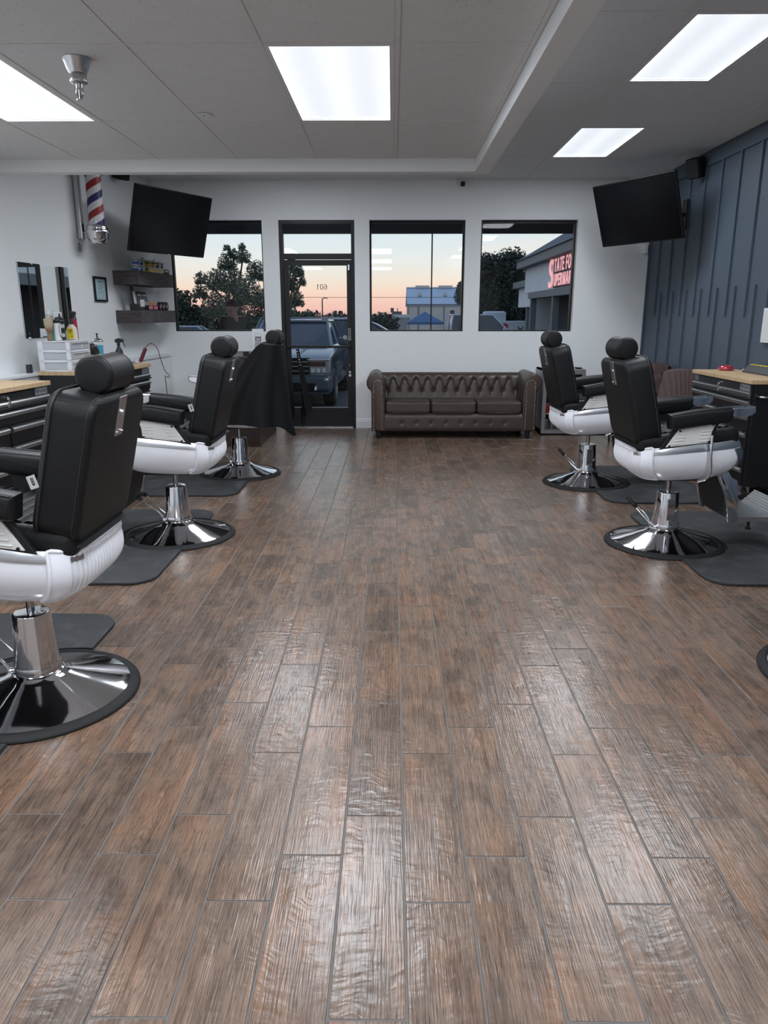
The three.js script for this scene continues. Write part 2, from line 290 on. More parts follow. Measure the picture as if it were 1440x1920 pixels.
// troffers
{
  const lensTex = dataTex(64, 128, (u, v) => 0.97 + 0.03 * Math.cos(u * 6.283 * 2));
  const glow = new THREE.MeshStandardMaterial({ color: rgb(0.8, 0.8, 0.8), roughness: 0.5, emissive: LIGHT_COLOR.clone(), emissiveIntensity: GLOW, emissiveMap: lensTex });
  const text = (x, z, y) => y < 2.7 ? (x < -1.5 ? (z < -4 ? 'flat light panel cut off by the left picture edge' : z < -1 ? 'left light panel above the photographer' : 'left light panel behind the photographer') : (z < -4 ? 'flat light panel in the middle of the low ceiling' : z < -1 ? 'middle light panel above the photographer' : 'middle light panel behind the photographer'))
    : (x < 0 ? 'light panel above the end wall, hidden by the ceiling drop' : z < -7 ? 'small-looking far light panel beside the right television' : z < -4.4 ? 'large near light panel over the right chairs' : z < -2 ? 'right light panel just outside the picture' : z < 0 ? 'right light panel above the photographer' : 'right light panel behind the photographer');
  for (const [a, b, c, d, y] of LAMPS) {
    const cx = (a + b) / 2, cz = (c + d) / 2, w = b - a - 0.026, l = d - c - 0.026;
    const t = thing('ceiling_light', text(cx, cz, y), 'light', [cx, y, cz], 0, 'ceiling light panels');
    const f = 0.022;
    part('frame', join(box(f, 0.05, l, -w / 2 + f / 2, 0.026, 0), box(f, 0.05, l, w / 2 - f / 2, 0.026, 0), box(w - 2 * f, 0.05, f, 0, 0.026, -l / 2 + f / 2), box(w - 2 * f, 0.05, f, 0, 0.026, l / 2 - f / 2)), M.trimWhite, t);
    part('housing', box(w, 0.02, l, 0, 0.065, 0), M.trimWhite, t);
    part('diffuser', box(w - 2 * f, 0.006, l - 2 * f, 0, 0.012, 0), glow, t);
    const L = new THREE.RectAreaLight(LIGHT_COLOR, LIGHT, w - 2 * f - 0.01, l - 2 * f - 0.01);
    L.name = 'panel_light'; L.position.set(0, 0.006, 0); L.rotation.x = -Math.PI / 2; t.add(L);
  }
}

// ------------------------------------------------------------------ windows and door
const fonts = { sans: await new FontLoader().loadAsync('fonts/droid/droid_sans_regular.typeface.json'), bold: await new FontLoader().loadAsync('fonts/droid/droid_sans_bold.typeface.json') };
const text3 = (s, size, depth, font = fonts.bold) => { const g = new TextGeometry(s, { font, size, depth, curveSegments: 4, bevelEnabled: false }); return g; };
{
  const names = ['left storefront window beside the shelves', 'storefront window above the sofa', 'right storefront window facing the supermarket'];
  WIN.forEach(([a, b], i) => {
    const w = struct(`window_${i + 1}`, names[i], 'window'), z = ZB - 0.11, f = 0.022;
    part('window_frame', join(bx(a, a + f, SILL, HEAD, z - 0.035, z + 0.035), bx(b - f, b, SILL, HEAD, z - 0.035, z + 0.035), bx(a + f, b - f, HEAD - f * 1.4, HEAD, z - 0.035, z + 0.035), bx(a + f, b - f, SILL, SILL + f * 0.7, z - 0.035, z + 0.035)), M.frameBlack, w);
    part('pane', bx(a + f, b - f, SILL + f * 0.7, HEAD - f * 1.4, z - 0.003, z + 0.003), M.glass, w);
  });
  const d = struct('door_1', 'black framed glass entrance door with transom', 'door'), [a, b] = DOOR, z = ZB - 0.07, f = 0.042;
  part('door_frame', join(bx(a, a + f, 0, HEAD, z - 0.06, z + 0.06), bx(b - f, b, 0, HEAD, z - 0.06, z + 0.06), bx(a + f, b - f, HEAD - 0.04, HEAD, z - 0.06, z + 0.06), bx(a + f, b - f, 2.055, 2.115, z - 0.06, z + 0.06)), M.frameBlack, d);
  part('transom_pane', bx(a + f, b - f, 2.115, HEAD - 0.04, z - 0.003, z + 0.003), M.glass, d);
  part('threshold', bx(a, b, -0.002, 0.012, z - 0.06, z + 0.06), M.aluminium, d);
  const l0 = a + f + 0.004, l1 = b - f - 0.004, st = 0.055, y0 = 0.015, y1 = 2.045;
  const leaf = part('door_leaf', join(bx(l0, l0 + st, y0, y1, z - 0.022, z + 0.022), bx(l1 - st, l1, y0, y1, z - 0.022, z + 0.022), bx(l0 + st, l1 - st, y1 - 0.065, y1, z - 0.022, z + 0.022), bx(l0 + st, l1 - st, y0, 0.25, z - 0.022, z + 0.022)), M.frameBlack, d);
  part('door_pane', bx(l0 + st, l1 - st, 0.25, y1 - 0.065, z - 0.003, z + 0.003), M.glass, leaf);
  part('push_bar', join(rb(l1 - l0 - 0.03, 0.032, 0.02, 0.006, (l0 + l1) / 2, 1.012, z + 0.055), box(0.03, 0.03, 0.05, l0 + 0.03, 1.012, z + 0.035), box(0.03, 0.03, 0.05, l1 - 0.03, 1.012, z + 0.035)), M.frameBlack, leaf);
  part('door_pull', tube([[l1 - 0.03, 0.80, z + 0.024], [l1 - 0.03, 0.80, z + 0.05], [l1 - 0.03, 0.76, z + 0.05], [l1 - 0.03, 0.76, z + 0.024]], 0.005, 12, 6), M.steel, leaf);
  part('lock_cylinder', join(cyl(0.018, 0.018, 0.012, 16, l1 - 0.028, 0.66, z + 0.026, Math.PI / 2), cyl(0.014, 0.014, 0.012, 16, l1 - 0.028, 0.70, z + 0.026, Math.PI / 2)), M.steel, leaf);
  part('closer_arm', rb(0.022, 0.07, 0.03, 0.004, l1 - 0.028, 1.955, z + 0.034), M.aluminium, leaf);
  part('lock_indicator', bx(l1 - 0.044, l1 - 0.012, 1.09, 1.235, z + 0.022, z + 0.0235), std(0xffffff, 0.5, 0, { map: canvasTex(32, 128, (g, w, h) => { g.fillStyle = '#b9b9b6'; g.fillRect(0, 0, w, h); g.fillStyle = '#16161a'; g.fillRect(4, 4, w - 8, h - 8); g.strokeStyle = '#c4c4c0'; g.lineWidth = 4; for (const y of [18, 40, 64, 88, 108]) { g.beginPath(); g.moveTo(9, y); g.lineTo(23, y + 6); g.moveTo(9, y + 9); g.lineTo(23, y); g.stroke(); } }) }), leaf);
  const g = text3('601', 0.062, 0.001, fonts.sans); g.computeBoundingBox(); const w = g.boundingBox.max.x;
  part('door_number', at(g, 0, 0, 0, 0, Math.PI, 0).translate(-0.865 + w / 2, 1.70, z - 0.0035), M.black, leaf);
  part('round_sticker', cyl(0.028, 0.028, 0.001, 24, l1 - st - 0.03, 1.125, z + 0.004, Math.PI / 2), std(rgb(0.28, 0.27, 0.25), 0.6), leaf);
}

// ------------------------------------------------------------------ barber chairs (forward is local +x, base centre at the origin)
const HN = 4.2;
function hull(th, v, off = 0) {
  const xr = -0.300 - 0.018 * Math.sin(Math.PI * v) + 0.15 * Math.pow(v, 3.2), xf = 0.315 + 0.055 * Math.sin(Math.PI * Math.min(1, v * 0.95)) - 0.13 * v * v * v, hw = 0.268 + 0.022 * Math.sin(Math.PI * v) - 0.10 * Math.pow(v, 2.6);
  const c = Math.cos(th), s = Math.sin(th), e = 2 / HN, sc = 1 + off / 0.3;
  const x = (xr + xf) / 2 + (xf - xr) / 2 * Math.sign(c) * Math.pow(Math.abs(c), e) * sc, z = hw * Math.sign(s) * Math.pow(Math.abs(s), e) * sc;
  const top = 0.672 + 0.10 * x, bot = 0.445 + 0.045 * x + 0.25 * Math.max(0, x - 0.1) ** 2;
  return [x, lerp(top, bot, 1 - Math.pow(1 - v, 1.25)), z];
}
function makeBarberChair(pump) {
  const o = thing('barber_chair', '', 'chair', [0, 0, 0], 0, 'barber chairs');
  // base
  const base = part('base', lathe([[0.0, 0.115], [0.085, 0.112], [0.095, 0.10], [0.12, 0.085], [0.20, 0.058], [0.28, 0.034], [0.325, 0.022], [0.330, 0.018], [0.330, 0.004], [0, 0.004]], 64), M.chrome, o);
  part('base_rim', lathe([[0.322, 0.0], [0.36, 0.0], [0.362, 0.006], [0.356, 0.014], [0.338, 0.024], [0.326, 0.026], [0.322, 0.018]], 64), M.rubber, base);
  const post = part('post', lathe([[0.0, 0.10], [0.083, 0.10], [0.087, 0.108], [0.086, 0.135], [0.080, 0.138], [0.066, 0.332], [0.058, 0.338], [0, 0.338]], 40), M.chrome, o);
  part('post_flat', rb(0.05, 0.14, 0.012, 0.004, 0, 0.235, 0.071), M.chrome, post);
  part('piston', cyl(0.0145, 0.0145, 0.14, 20, 0, 0.40, 0), M.darkChrome, o);
  const p = pump;
  const lever = part('pump_lever', join(tube([[p * 0.075, 0.118, 0.05], [p * 0.13, 0.165, 0.055], [p * 0.225, 0.265, 0.06]], 0.0055, 12, 8), tube([[p * 0.075, 0.118, -0.05], [p * 0.10, 0.165, -0.06], [p * 0.215, 0.272, -0.10]], 0.0055, 12, 8), ball(0.013, p * 0.078, 0.12, 0.05), ball(0.013, p * 0.078, 0.12, -0.05), cyl(0.006, 0.006, 0.11, 8, p * 0.076, 0.118, 0, Math.PI / 2)), M.chrome, o);
  part('grip', tube([[p * 0.21, 0.252, 0.06], [p * 0.228, 0.268, 0.058], [p * 0.226, 0.274, 0.0], [p * 0.222, 0.275, -0.08], [p * 0.20, 0.262, -0.10]], 0.012, 20, 8), M.rubber, lever);
  // seat shell
  const shell = part('shell', join(grid(120, 16, (u, v) => hull(u * 2 * Math.PI, v)), grid(60, 3, (u, v) => { const q = hull(u * 2 * Math.PI, 1), k = 1 - v; return [lerp(0, q[0], k), q[1] - 0.004 * v, q[2] * k]; })), M.shell, o);
  part('mount_plate', rb(0.30, 0.03, 0.20, 0.01, 0.02, 0.438, 0), M.black, shell);
  const bandTh = (u) => lerp(-1, 1, u) * Math.PI * 0.868;
  part('chrome_band', grid(110, 3, (u, v) => hull(bandTh(u), v * 0.15, 0.004 + 0.003 * Math.sin(Math.PI * v))), M.aluminium, shell);
  part('front_trim', grid(60, 10, (u, v) => hull(lerp(-1, 1, u) * lerp(1.02, 0.80, v), 0.17 + v * 0.66, 0.004)), M.darkChrome, shell);
  const stern = (u, v, o2) => { const z = Math.sin(lerp(-1, 1, u) * 1.22) / Math.sin(1.22), th = Math.PI - Math.sign(z) * Math.asin(Math.min(1, Math.pow(Math.abs(z) * 0.94, HN / 2))); return hull(th, 0.0 + 0.86 * v, o2); };
  part('rear_panel', grid(300, 24, (u, v) => { const e = smooth(0.10, 0.13, Math.min(u, 1 - u)) * smooth(0.08, 0.14, v) * (1 - smooth(0.88, 0.94, v)); return stern(u, v, 0.010 - e * (0.011 + 0.005 * Math.cos(u * 2 * Math.PI * 25))); }), M.whitePlastic, shell);
  const ring = []; for (let i = 0; i <= 20; i++) ring.push(stern(i / 20, 0, 0.008)); for (let i = 1; i <= 6; i++) ring.push(stern(1, i / 6, 0.008)); for (let i = 1; i <= 20; i++) ring.push(stern(1 - i / 20, 1, 0.008)); for (let i = 1; i < 6; i++) ring.push(stern(0, 1 - i / 6, 0.008));
  part('panel_border', tube(ring, 0.0075, 160, 8, true), M.whitePlastic, shell);
  // seat cushion with channels across
  const tilt = 0.10;
  part('seat_cushion', join(at(rb(0.60, 0.11, 0.49, 0.045, 0, 0, 0, 4), 0.0, 0.690, 0, 0, 0, tilt), at(grid(110, 6, (u, v) => { const x = lerp(-0.27, 0.25, u), z = lerp(-0.20, 0.20, v); return [x, 0.0555 + 0.007 * Math.abs(Math.sin(u * Math.PI * 13)), z]; }), 0.0, 0.690, 0, 0, 0, tilt)), M.leather, o);
  // back
  const lean = 0.235, back = new THREE.Group();
  const rr = roundRect(0.50, 0.49, 0.065, 8);
  const bg = poly(rr, 0.155, 0.02, 4); at(bg, 0, 0, 0, 0, Math.PI / 2, 0); at(bg, 0, 0, 0, 0, 0, lean);
  const B = [-0.285, 0.918, 0];
  const bk = part('backrest', metreUV(bg), M.leather, o, B);
  const loop = (dx, k) => roundRect(0.50 - k, 0.49 - k, 0.065, 8).map(([a, b]) => V3(dx, b, a).applyAxisAngle(V3(0, 0, 1), lean).toArray());
  part('piping', join(tube(loop(0.0575, 0.0), 0.0055, 160, 6, true), tube(loop(-0.0575, 0.0), 0.0022, 160, 6, true)), M.piping, bk);
  const onBack = (x, y, z) => V3(x, y, z).applyAxisAngle(V3(0, 0, 1), lean).toArray();
  const plate = part('headrest_plate', rb(0.006, 0.14, 0.066, 0.002), M.steel, bk, onBack(-0.0775, 0.168, 0), [0, 0, lean]);
  for (const [r, y, z] of [[0.010, 0.012, 0.004], [0.004, -0.056, 0.024], [0.004, -0.056, -0.024]]) part('screw', cyl(r, r, 0.008, 12, 0, 0, 0, 0, 0, Math.PI / 2), M.chrome, plate, [-0.004, y, z]);
  part('back_bracket', at(poly([[-0.10, -0.01], [0.075, -0.03], [0.085, -0.09], [0.04, -0.05], [-0.06, -0.045]], 0.44, 0.008), ...onBack(-0.0, -0.235, 0), 0, 0, lean), M.black, bk);
  // headrest
  const H = part('headrest', at(lathe([[0, -0.120], [0.050, -0.119], [0.060, -0.113], [0.064, -0.102], [0.0645, -0.09], [0.0645, 0.09], [0.064, 0.102], [0.060, 0.113], [0.050, 0.119], [0, 0.120]], 36), 0, 0, 0, Math.PI / 2), M.leather, o, [-0.362, 1.208, 0]);
  part('seam', join([-0.097, 0.097].map((z) => at(new THREE.TorusGeometry(0.0645, 0.0022, 6, 40), 0, 0, z))), M.piping, H);
  part('headrest_post', join(box(0.02, 0.07, 0.04, 0, -0.075, 0), box(0.03, 0.014, 0.08, -0.012, -0.075, 0)), M.steel, H);
  // arms
  for (const s of [1, -1]) {
    const z = s * 0.278;
    const sup = part('arm_support', at(poly([[-0.185, 0.645], [-0.095, 0.785], [0.165, 0.822], [0.135, 0.775], [0.128, 0.69]], 0.022, 0.004), 0, 0, s * 0.262), M.black, o);
    part('vent_panel', at(poly([[-0.150, 0.662], [-0.085, 0.764], [0.125, 0.803], [0.105, 0.75], [0.100, 0.69]], 0.010, 0.002), 0, 0, s * 0.278), M.vent, sup);
    const lg = rb(0.055, 0.005, 0.007, 0.002, 0, 0, 0, 1); for (let i = 0; i < 5; i++) { const t = i / 4, y = lerp(0.686, 0.762, t); part('louver', lg, M.vent, sup, [lerp(-0.088, -0.045, t), y - 0.004, s * 0.284], [0, 0, tilt]); part('louver', lg, M.vent, sup, [lerp(0.065, 0.072, t), y + 0.012, s * 0.284], [0, 0, tilt]); }
    for (const [x, y] of [[-0.132, 0.669], [-0.078, 0.756], [0.108, 0.793], [0.092, 0.696]]) part('screw', cyl(0.006, 0.006, 0.008, 10, 0, 0, 0, Math.PI / 2), M.black, sup, [x, y, s * 0.283]);
    const arm = part('armrest', at(poly([[-0.185, -0.044], [-0.165, -0.052], [0.15, -0.050], [0.180, -0.024], [0.185, 0.030], [0.165, 0.036], [-0.02, 0.044], [-0.185, 0.038]], 0.09, 0.026, 4), 0.032, 0.838, z, 0, 0, 0.135), M.leather, o);
    part('arm_piping', at(tube([[-0.17, 0.034, s * 0.037], [-0.02, 0.041, s * 0.037], [0.172, 0.034, s * 0.037]], 0.003, 20, 6), 0.032, 0.838, z, 0, 0, 0.135), M.piping, arm);
    part('arm_cap', at(poly([[0.165, 0.034], [0.165, -0.018], [0.195, -0.036], [0.275, -0.026], [0.298, -0.012], [0.298, 0.022]], 0.080, 0.007, 3), 0.032, 0.838, z, 0, 0, 0.135), M.chrome, arm);
  }
  part('recline_lever', tube([[0.10, 0.735, 0.305], [0.102, 0.60, 0.312], [0.108, 0.53, 0.312], [0.10, 0.485, 0.30], [0.07, 0.455, 0.25]], 0.0085, 30, 8), M.chrome, o);
  // leg rest and foot rest
  const side = [[0.20, 0.485], [0.262, 0.505], [0.285, 0.470], [0.322, 0.450], [0.338, 0.33], [0.350, 0.20], [0.318, 0.185], [0.296, 0.19], [0.26, 0.36]];
  for (const s of [1, -1]) part('footrest_arm', at(poly(side, 0.024, 0.005), 0, 0, s * 0.205), M.chrome, o);
  part('calf_pad', at(rb(0.035, 0.26, 0.37, 0.012, 0, 0, 0), 0.285, 0.335, 0, 0, 0, 0.24), M.leather, o);
  const fr = part('footrest', join(rb(0.014, 0.032, 0.42, 0.004, 0.335, 0.205, 0), box(0.25, 0.03, 0.012, 0.46, 0.21, 0.20), box(0.25, 0.03, 0.012, 0.46, 0.21, -0.20), box(0.24, 0.008, 0.39, 0.46, 0.213, 0)), M.aluminium, o);
  const ribs = []; for (let i = 0; i < 13; i++) ribs.push(box(0.24, 0.007, 0.013, 0.46, 0.22, -0.18 + i * 0.03));
  part('tread_ribs', join(ribs), M.aluminium, fr);
  part('flip_pad', join(at(rb(0.11, 0.014, 0.38, 0.005), 0.60, 0.255, 0, 0, 0, 0.75), ...Array.from({ length: 6 }, (_, i) => at(box(0.008, 0.007, 0.36), 0.565 + i * 0.0136, 0.236 + i * 0.0127, 0, 0, 0, 0.75))), M.aluminium, fr);
  for (const z of [0.17, -0.17]) part('stopper', join(cyl(0.009, 0.009, 0.055, 10, 0.44, 0.172, z), cyl(0.017, 0.017, 0.008, 12, 0.44, 0.144, z)), M.rubber, fr);
  return o;
}
{
  const left = makeBarberChair(1), right = makeBarberChair(-1);
  left.position.set(-1.338, 0, -2.569); left.rotation.y = Math.PI; left.userData.label = 'black and white barber chair nearest the camera at the left picture edge';
  const l2 = copy(left, 'middle barber chair on the left side, between two other chairs', [-1.395, 0, -4.69], Math.PI + 0.02);
  const l3 = copy(left, 'barber chair draped with a black cape by the reception desk', [-1.376, 0, -6.65], Math.PI - 0.05);
  right.position.set(1.719, 0, -4.549); right.rotation.y = 0.02; right.userData.label = 'barber chair in front of the black tool cabinet on the right';
  const r2 = copy(right, 'barber chair standing in front of the drinks cooler', [1.664, 0, -6.306], 0.03);
  const r3 = copy(right, 'barber chair at the right picture edge, only its base rim showing', [1.855, 0, -2.73], 0.45);
  const tagTex = canvasTex(64, 64, (g) => { g.fillStyle = '#b4b4b2'; g.fillRect(0, 0, 64, 64); g.fillStyle = '#26262a'; g.fillRect(24, 12, 20, 36); g.fillStyle = '#b4b4b2'; g.fillRect(31, 18, 6, 8); g.fillRect(31, 32, 6, 8); });
  const tagMat = std(0xffffff, 0.7, 0, { map: tagTex });
  for (const [c, y, turn] of [[left, 0.885, 0.5], [l2, 0.865, 0.1]]) { const t = part('care_tag', box(0.026, 0.044, 0.002), tagMat, c, [-0.195, y, -0.262], [0, turn, -0.25]); t.userData.label = 'small white sewn-in tag'; }
}

// ------------------------------------------------------------------ floor mats with a cut-out for each chair base
function floorMat(label, x0, x1, z0, z1, cx, cz, sideSign) {   // sideSign: +1 when the free edge is x1, -1 when it is x0
  const R = 0.372, e = sideSign > 0 ? x1 : x0, dx = e - cx, half = Math.abs(dx) < R ? Math.sqrt(R * R - dx * dx) : 0, r = 0.07, s = new THREE.Shape();
  const P = (x, z) => [x, -z];
  const out = []; const other = sideSign > 0 ? x0 : x1, d = sideSign;
  const arc = (ax, az, a0, a1, rad, n = 6) => { for (let i = 0; i <= n; i++) { const a = lerp(a0, a1, i / n); out.push(P(ax + rad * Math.cos(a) * d, az + rad * Math.sin(a))); } };
  arc(e - d * r * 2, z1 - r * 2, Math.PI / 2, 0, r * 2);
  if (half) { const a = Math.atan2(half, dx * d); for (let i = 0; i <= 40; i++) { const t = lerp(a, 2 * Math.PI - a, i / 40); out.push(P(cx + R * Math.cos(t) * d, cz + R * Math.sin(t))); } }
  arc(e - d * r * 2, z0 + r * 2, 0, -Math.PI / 2, r * 2);
  arc(other + d * r, z0 + r, -Math.PI / 2, -Math.PI, r); arc(other + d * r, z1 - r, Math.PI, Math.PI / 2, r);
  const g = poly(out, 0.016, 0.006, 2); at(g, 0, 0.009, 0, -Math.PI / 2); at(g, 0, 0, 0);
  const mesh = solo('floor_mat', label, 'mat', metreUV(g, 0.9), M.mat, [0, 0, 0], null, 'anti-fatigue mats at the chairs');
  return mesh;
}
floorMat('black mat under the nearest left chair', -2.2, -1.285, -3.32, -1.80, -1.338, -2.569, 1);
floorMat('black mat under the middle left chair', -2.2, -1.285, -5.30, -3.74, -1.395, -4.69, 1);
floorMat('black mat under the caped chair', -2.2, -1.245, -7.11, -5.75, -1.376, -6.65, 1);
floorMat('black mat in front of the right tool cabinet', 1.705, 2.60, -5.29, -3.76, 1.719, -4.549, -1);
floorMat('black mat under the chair by the cooler', 1.66, 2.55, -6.98, -5.555, 1.664, -6.306, -1);
floorMat('black mat at the right picture edge', 1.90, 2.75, -3.50, -2.0, 1.855, -2.73, -1);

// ------------------------------------------------------------------ sofa
{
  const X = 0.7105, Z = -8.66, t = thing('chesterfield_sofa', 'dark brown leather tufted sofa under the window', 'sofa', [X, 0, Z]);
  const hw = 0.7925;                                        // half width between the arms
  // tufted back: vertical face that rolls over at the top
  const dx = 2 * hw / 11.3, xs1 = (i) => (i - 5) * dx, xs2 = (i) => (i - 4.5) * dx, Y1 = 0.655, Y2 = 0.515;
  const tuft = (x, y) => {
    const d1 = Math.abs(((x / dx) % 1 + 1.5) % 1 - 0.5) * dx, d2 = Math.abs((((x / dx) - 0.5) % 1 + 1.5) % 1 - 0.5) * dx;   // to the nearest button column of each row
    let crease;
    if (y > Y1) crease = d1; else if (y < Y2) crease = d2; else { const k = (Y1 - y) / (Y1 - Y2), p = x / dx + 0.5 * k, q = x / dx - 0.5 * k, f = (v) => Math.abs(v - Math.round(v)) * dx; crease = Math.min(f(p), f(q)); }
    const soft = 1 - Math.exp(-crease / 0.012);
    const b = Math.min(Math.hypot(d1, y - Y1), Math.hypot(d2, y - Y2)), dim = Math.exp(-((b / 0.026) ** 2));
    const fade = smooth(0.42, 0.50, y);
    return (0.016 * (soft - 1) - 0.018 * dim) * fade;
  };
  const prof = (v) => { // v 0 bottom front .. 1 over the top to the back
    const L1 = 0.36; if (v < 0.62) { const k = v / 0.62; return [lerp(0.36, 0.635, k), lerp(-0.44, -0.475, k), 0, 1]; }
    const a = (v - 0.62) / 0.38 * Math.PI * 1.05 - 0.15; return [0.640 + 0.085 * Math.sin(a + 0.15), -0.575 + 0.10 * Math.cos(a + 0.15), Math.sin(a), Math.cos(a)];
  };
  part('backrest', join(grid(330, 60, (u, v) => { const [y, z, ny, nz] = prof(v), x = lerp(-hw - 0.045, hw + 0.045, u), d = v < 0.8 ? tuft(x, y) * (v > 0.62 ? 1 - (v - 0.62) / 0.18 : 1) : 0; return [x, y + d * ny, z + d * nz]; }), bx(-hw - 0.04, hw + 0.04, 0.10, 0.66, -0.72, -0.50)), M.brown, t);
  const btn = new THREE.SphereGeometry(0.0115, 10, 6);
  const backZ = (y) => lerp(-0.44, -0.475, (y - 0.36) / 0.275);
  for (let i = 0; i < 11; i++) part('button', btn, M.brownDark, t, [xs1(i), Y1, backZ(Y1) - 0.020]);
  for (let i = 0; i < 10; i++) part('button', btn, M.brownDark, t, [xs2(i), Y2, backZ(Y2) - 0.024]);
  // seat cushions
  for (let i = 0; i < 3; i++) {
    const w = 2 * hw / 3, c = part('seat_cushion', rb(w - 0.008, 0.135, 0.62, 0.03, 0, 0, 0, 4), M.brown, t, [(i - 1) * w, 0.362, -0.30]);
    const e = roundRect(w - 0.03, 0.60, 0.03, 4);
    part('piping', join(tube(e.map(([a, b]) => [a, 0.062, b]), 0.005, 60, 6, true), tube(e.map(([a, b]) => [a, -0.060, b]), 0.005, 60, 6, true)), M.brownDark, c);
  }
  // front rail with buttons
  const rail = part('front_rail', grid(160, 14, (u, v) => { const x = lerp(-hw - 0.01, hw + 0.01, u), y = lerp(0.085, 0.285, v); let d = 0; for (let i = 0; i < 8; i++) { const bxx = lerp(-0.60, 0.60, i / 7), r = Math.hypot(x - bxx, y - 0.185); d = Math.max(d, Math.exp(-((r / 0.022) ** 2))); } return [x, y, 0.0 - 0.012 * d - 0.02 * Math.pow(Math.abs(v - 0.5) * 2, 6)]; }), M.brown, t);
  part('seat_box', bx(-hw - 0.01, hw + 0.01, 0.085, 0.292, -0.70, -0.022), M.brown, rail);
  for (let i = 0; i < 8; i++) part('button', btn, M.brownDark, t, [lerp(-0.60, 0.60, i / 7), 0.185, -0.012]);
  // arms
  for (const s of [-1, 1]) {
    const sec = [[0.0, 0.085], [0.0, 0.55], [0.004, 0.60], [0.012, 0.635], [0.03, 0.69], [0.065, 0.735], [0.11, 0.752], [0.155, 0.743], [0.195, 0.71], [0.214, 0.665], [0.213, 0.615], [0.196, 0.575], [0.168, 0.555], [0.16, 0.52], [0.16, 0.085]];
    const arm = part('arm', at(poly(sec.map(([a, b]) => [s * (hw + a), b]), 0.72, 0.018, 3), 0, 0, -0.355), M.brown, t);
    const pad = []; for (let i = 0; i <= 12; i++) { const a = Math.PI * i / 12; pad.push([0.086 + 0.060 * Math.cos(a), 0.62 + 0.060 * Math.sin(a)]); } pad.push([0.032, 0.10]); pad.unshift([0.140, 0.10]);
    part('front_facing', at(poly(pad.map(([a, b]) => [s * (hw + a), b]), 0.02, 0.006), 0, 0, 0.008), M.brown, arm);
    const nails = [], line = []; for (let y = 0.105; y <= 0.62; y += 0.0205) line.push([0.036, y], [0.136, y]); for (let i = 1; i < 8; i++) { const a = Math.PI * i / 8; line.push([0.086 + 0.050 * Math.cos(a), 0.62 + 0.055 * Math.sin(a)]); }
    for (const [a, b] of line) nails.push(at(new THREE.SphereGeometry(0.0058, 6, 4), s * (hw + a), b, 0.018));
    part('nailhead_trim', join(nails), M.nail, arm);
    part('pleats', join([0.30, 0.42, 0.54, 0.66].map((a, i) => tube([[s * (hw + 0.105 + 0.085 * Math.cos(a * 3 - 1.4)), 0.655 + 0.075 * Math.sin(a * 3 - 1.4), 0.004], [s * (hw + 0.1 + 0.105 * Math.cos(a * 3 - 1.4)), 0.65 + 0.094 * Math.sin(a * 3 - 1.4), -0.004]], 0.002, 6, 5))), M.brownDark, arm);
    for (const z of [-0.03, -0.66]) part('foot', lathe([[0, 0.0], [0.022, 0.0], [0.026, 0.01], [0.020, 0.022], [0.032, 0.036], [0.034, 0.046], [0.024, 0.056], [0.036, 0.068], [0.038, 0.09], [0, 0.09]], 20), M.black, t, [s * (hw + 0.075), 0, z]);
  }
}

// ------------------------------------------------------------------ televisions
function television(label, c, yaw, tilt, wallX, hook) {
  const t = thing('television', label, 'television', c, yaw), w = 1.1, h = 0.632;
  const body = new THREE.Group(); 
  const R = [tilt, 0, 0];
  const cab = part('casing', rb(w, h, 0.032, 0.006, 0, 0, -0.018), M.black, t, null, R);
  part('screen', at(rb(w - 0.014, h - 0.022, 0.004, 0.001, 0, 0.004, 0.0005)), M.screen, cab);
  part('rear_housing', rb(w * 0.6, h * 0.55, 0.035, 0.012, 0, -0.04, -0.048), M.black, cab);
  part('logo_tab', rb(0.035, 0.01, 0.006, 0.002, 0, -h / 2 + 0.006, 0.001), M.darkChrome, cab);
  part('tv_bracket', join(box(0.04, 0.42, 0.02, -0.15, -0.02, -0.073), box(0.04, 0.42, 0.02, 0.15, -0.02, -0.073), box(0.34, 0.06, 0.02, 0, -0.02, -0.09)), M.black, cab);
  // swing arm to the wall, laid out in room coordinates
  const inv = new THREE.Matrix4().makeRotationY(-yaw), toLocal = (p) => V3(p[0] - c[0], p[1] - c[1], p[2] - c[2]).applyMatrix4(inv).toArray();
  const back = V3(0, -0.02, -0.10).applyAxisAngle(V3(1, 0, 0), tilt).toArray();
  const wallP = toLocal([wallX, c[1], c[2] + hook]), s = Math.sign(wallX);
  const mid = back.map((v, i) => (v + wallP[i]) / 2);
  part('swing_arm', join(tube([back, mid, wallP], 0.02, 16, 8)), M.black, t);
  part('wall_plate', at(box(0.02, 0.30, 0.12), ...toLocal([wallX - s * 0.011, c[1], c[2] + hook]), 0, -yaw, 0), M.black, t);
  return t;
}
television('black television tilted down on the white left wall', [-2.281, 2.313, -8.22], 1.096, 0.273, -2.945, -0.75);
television('black television tilted down on the navy right wall', [2.468, 2.41, -8.143], -1.08, 0.33, XR - 0.02, -0.25);

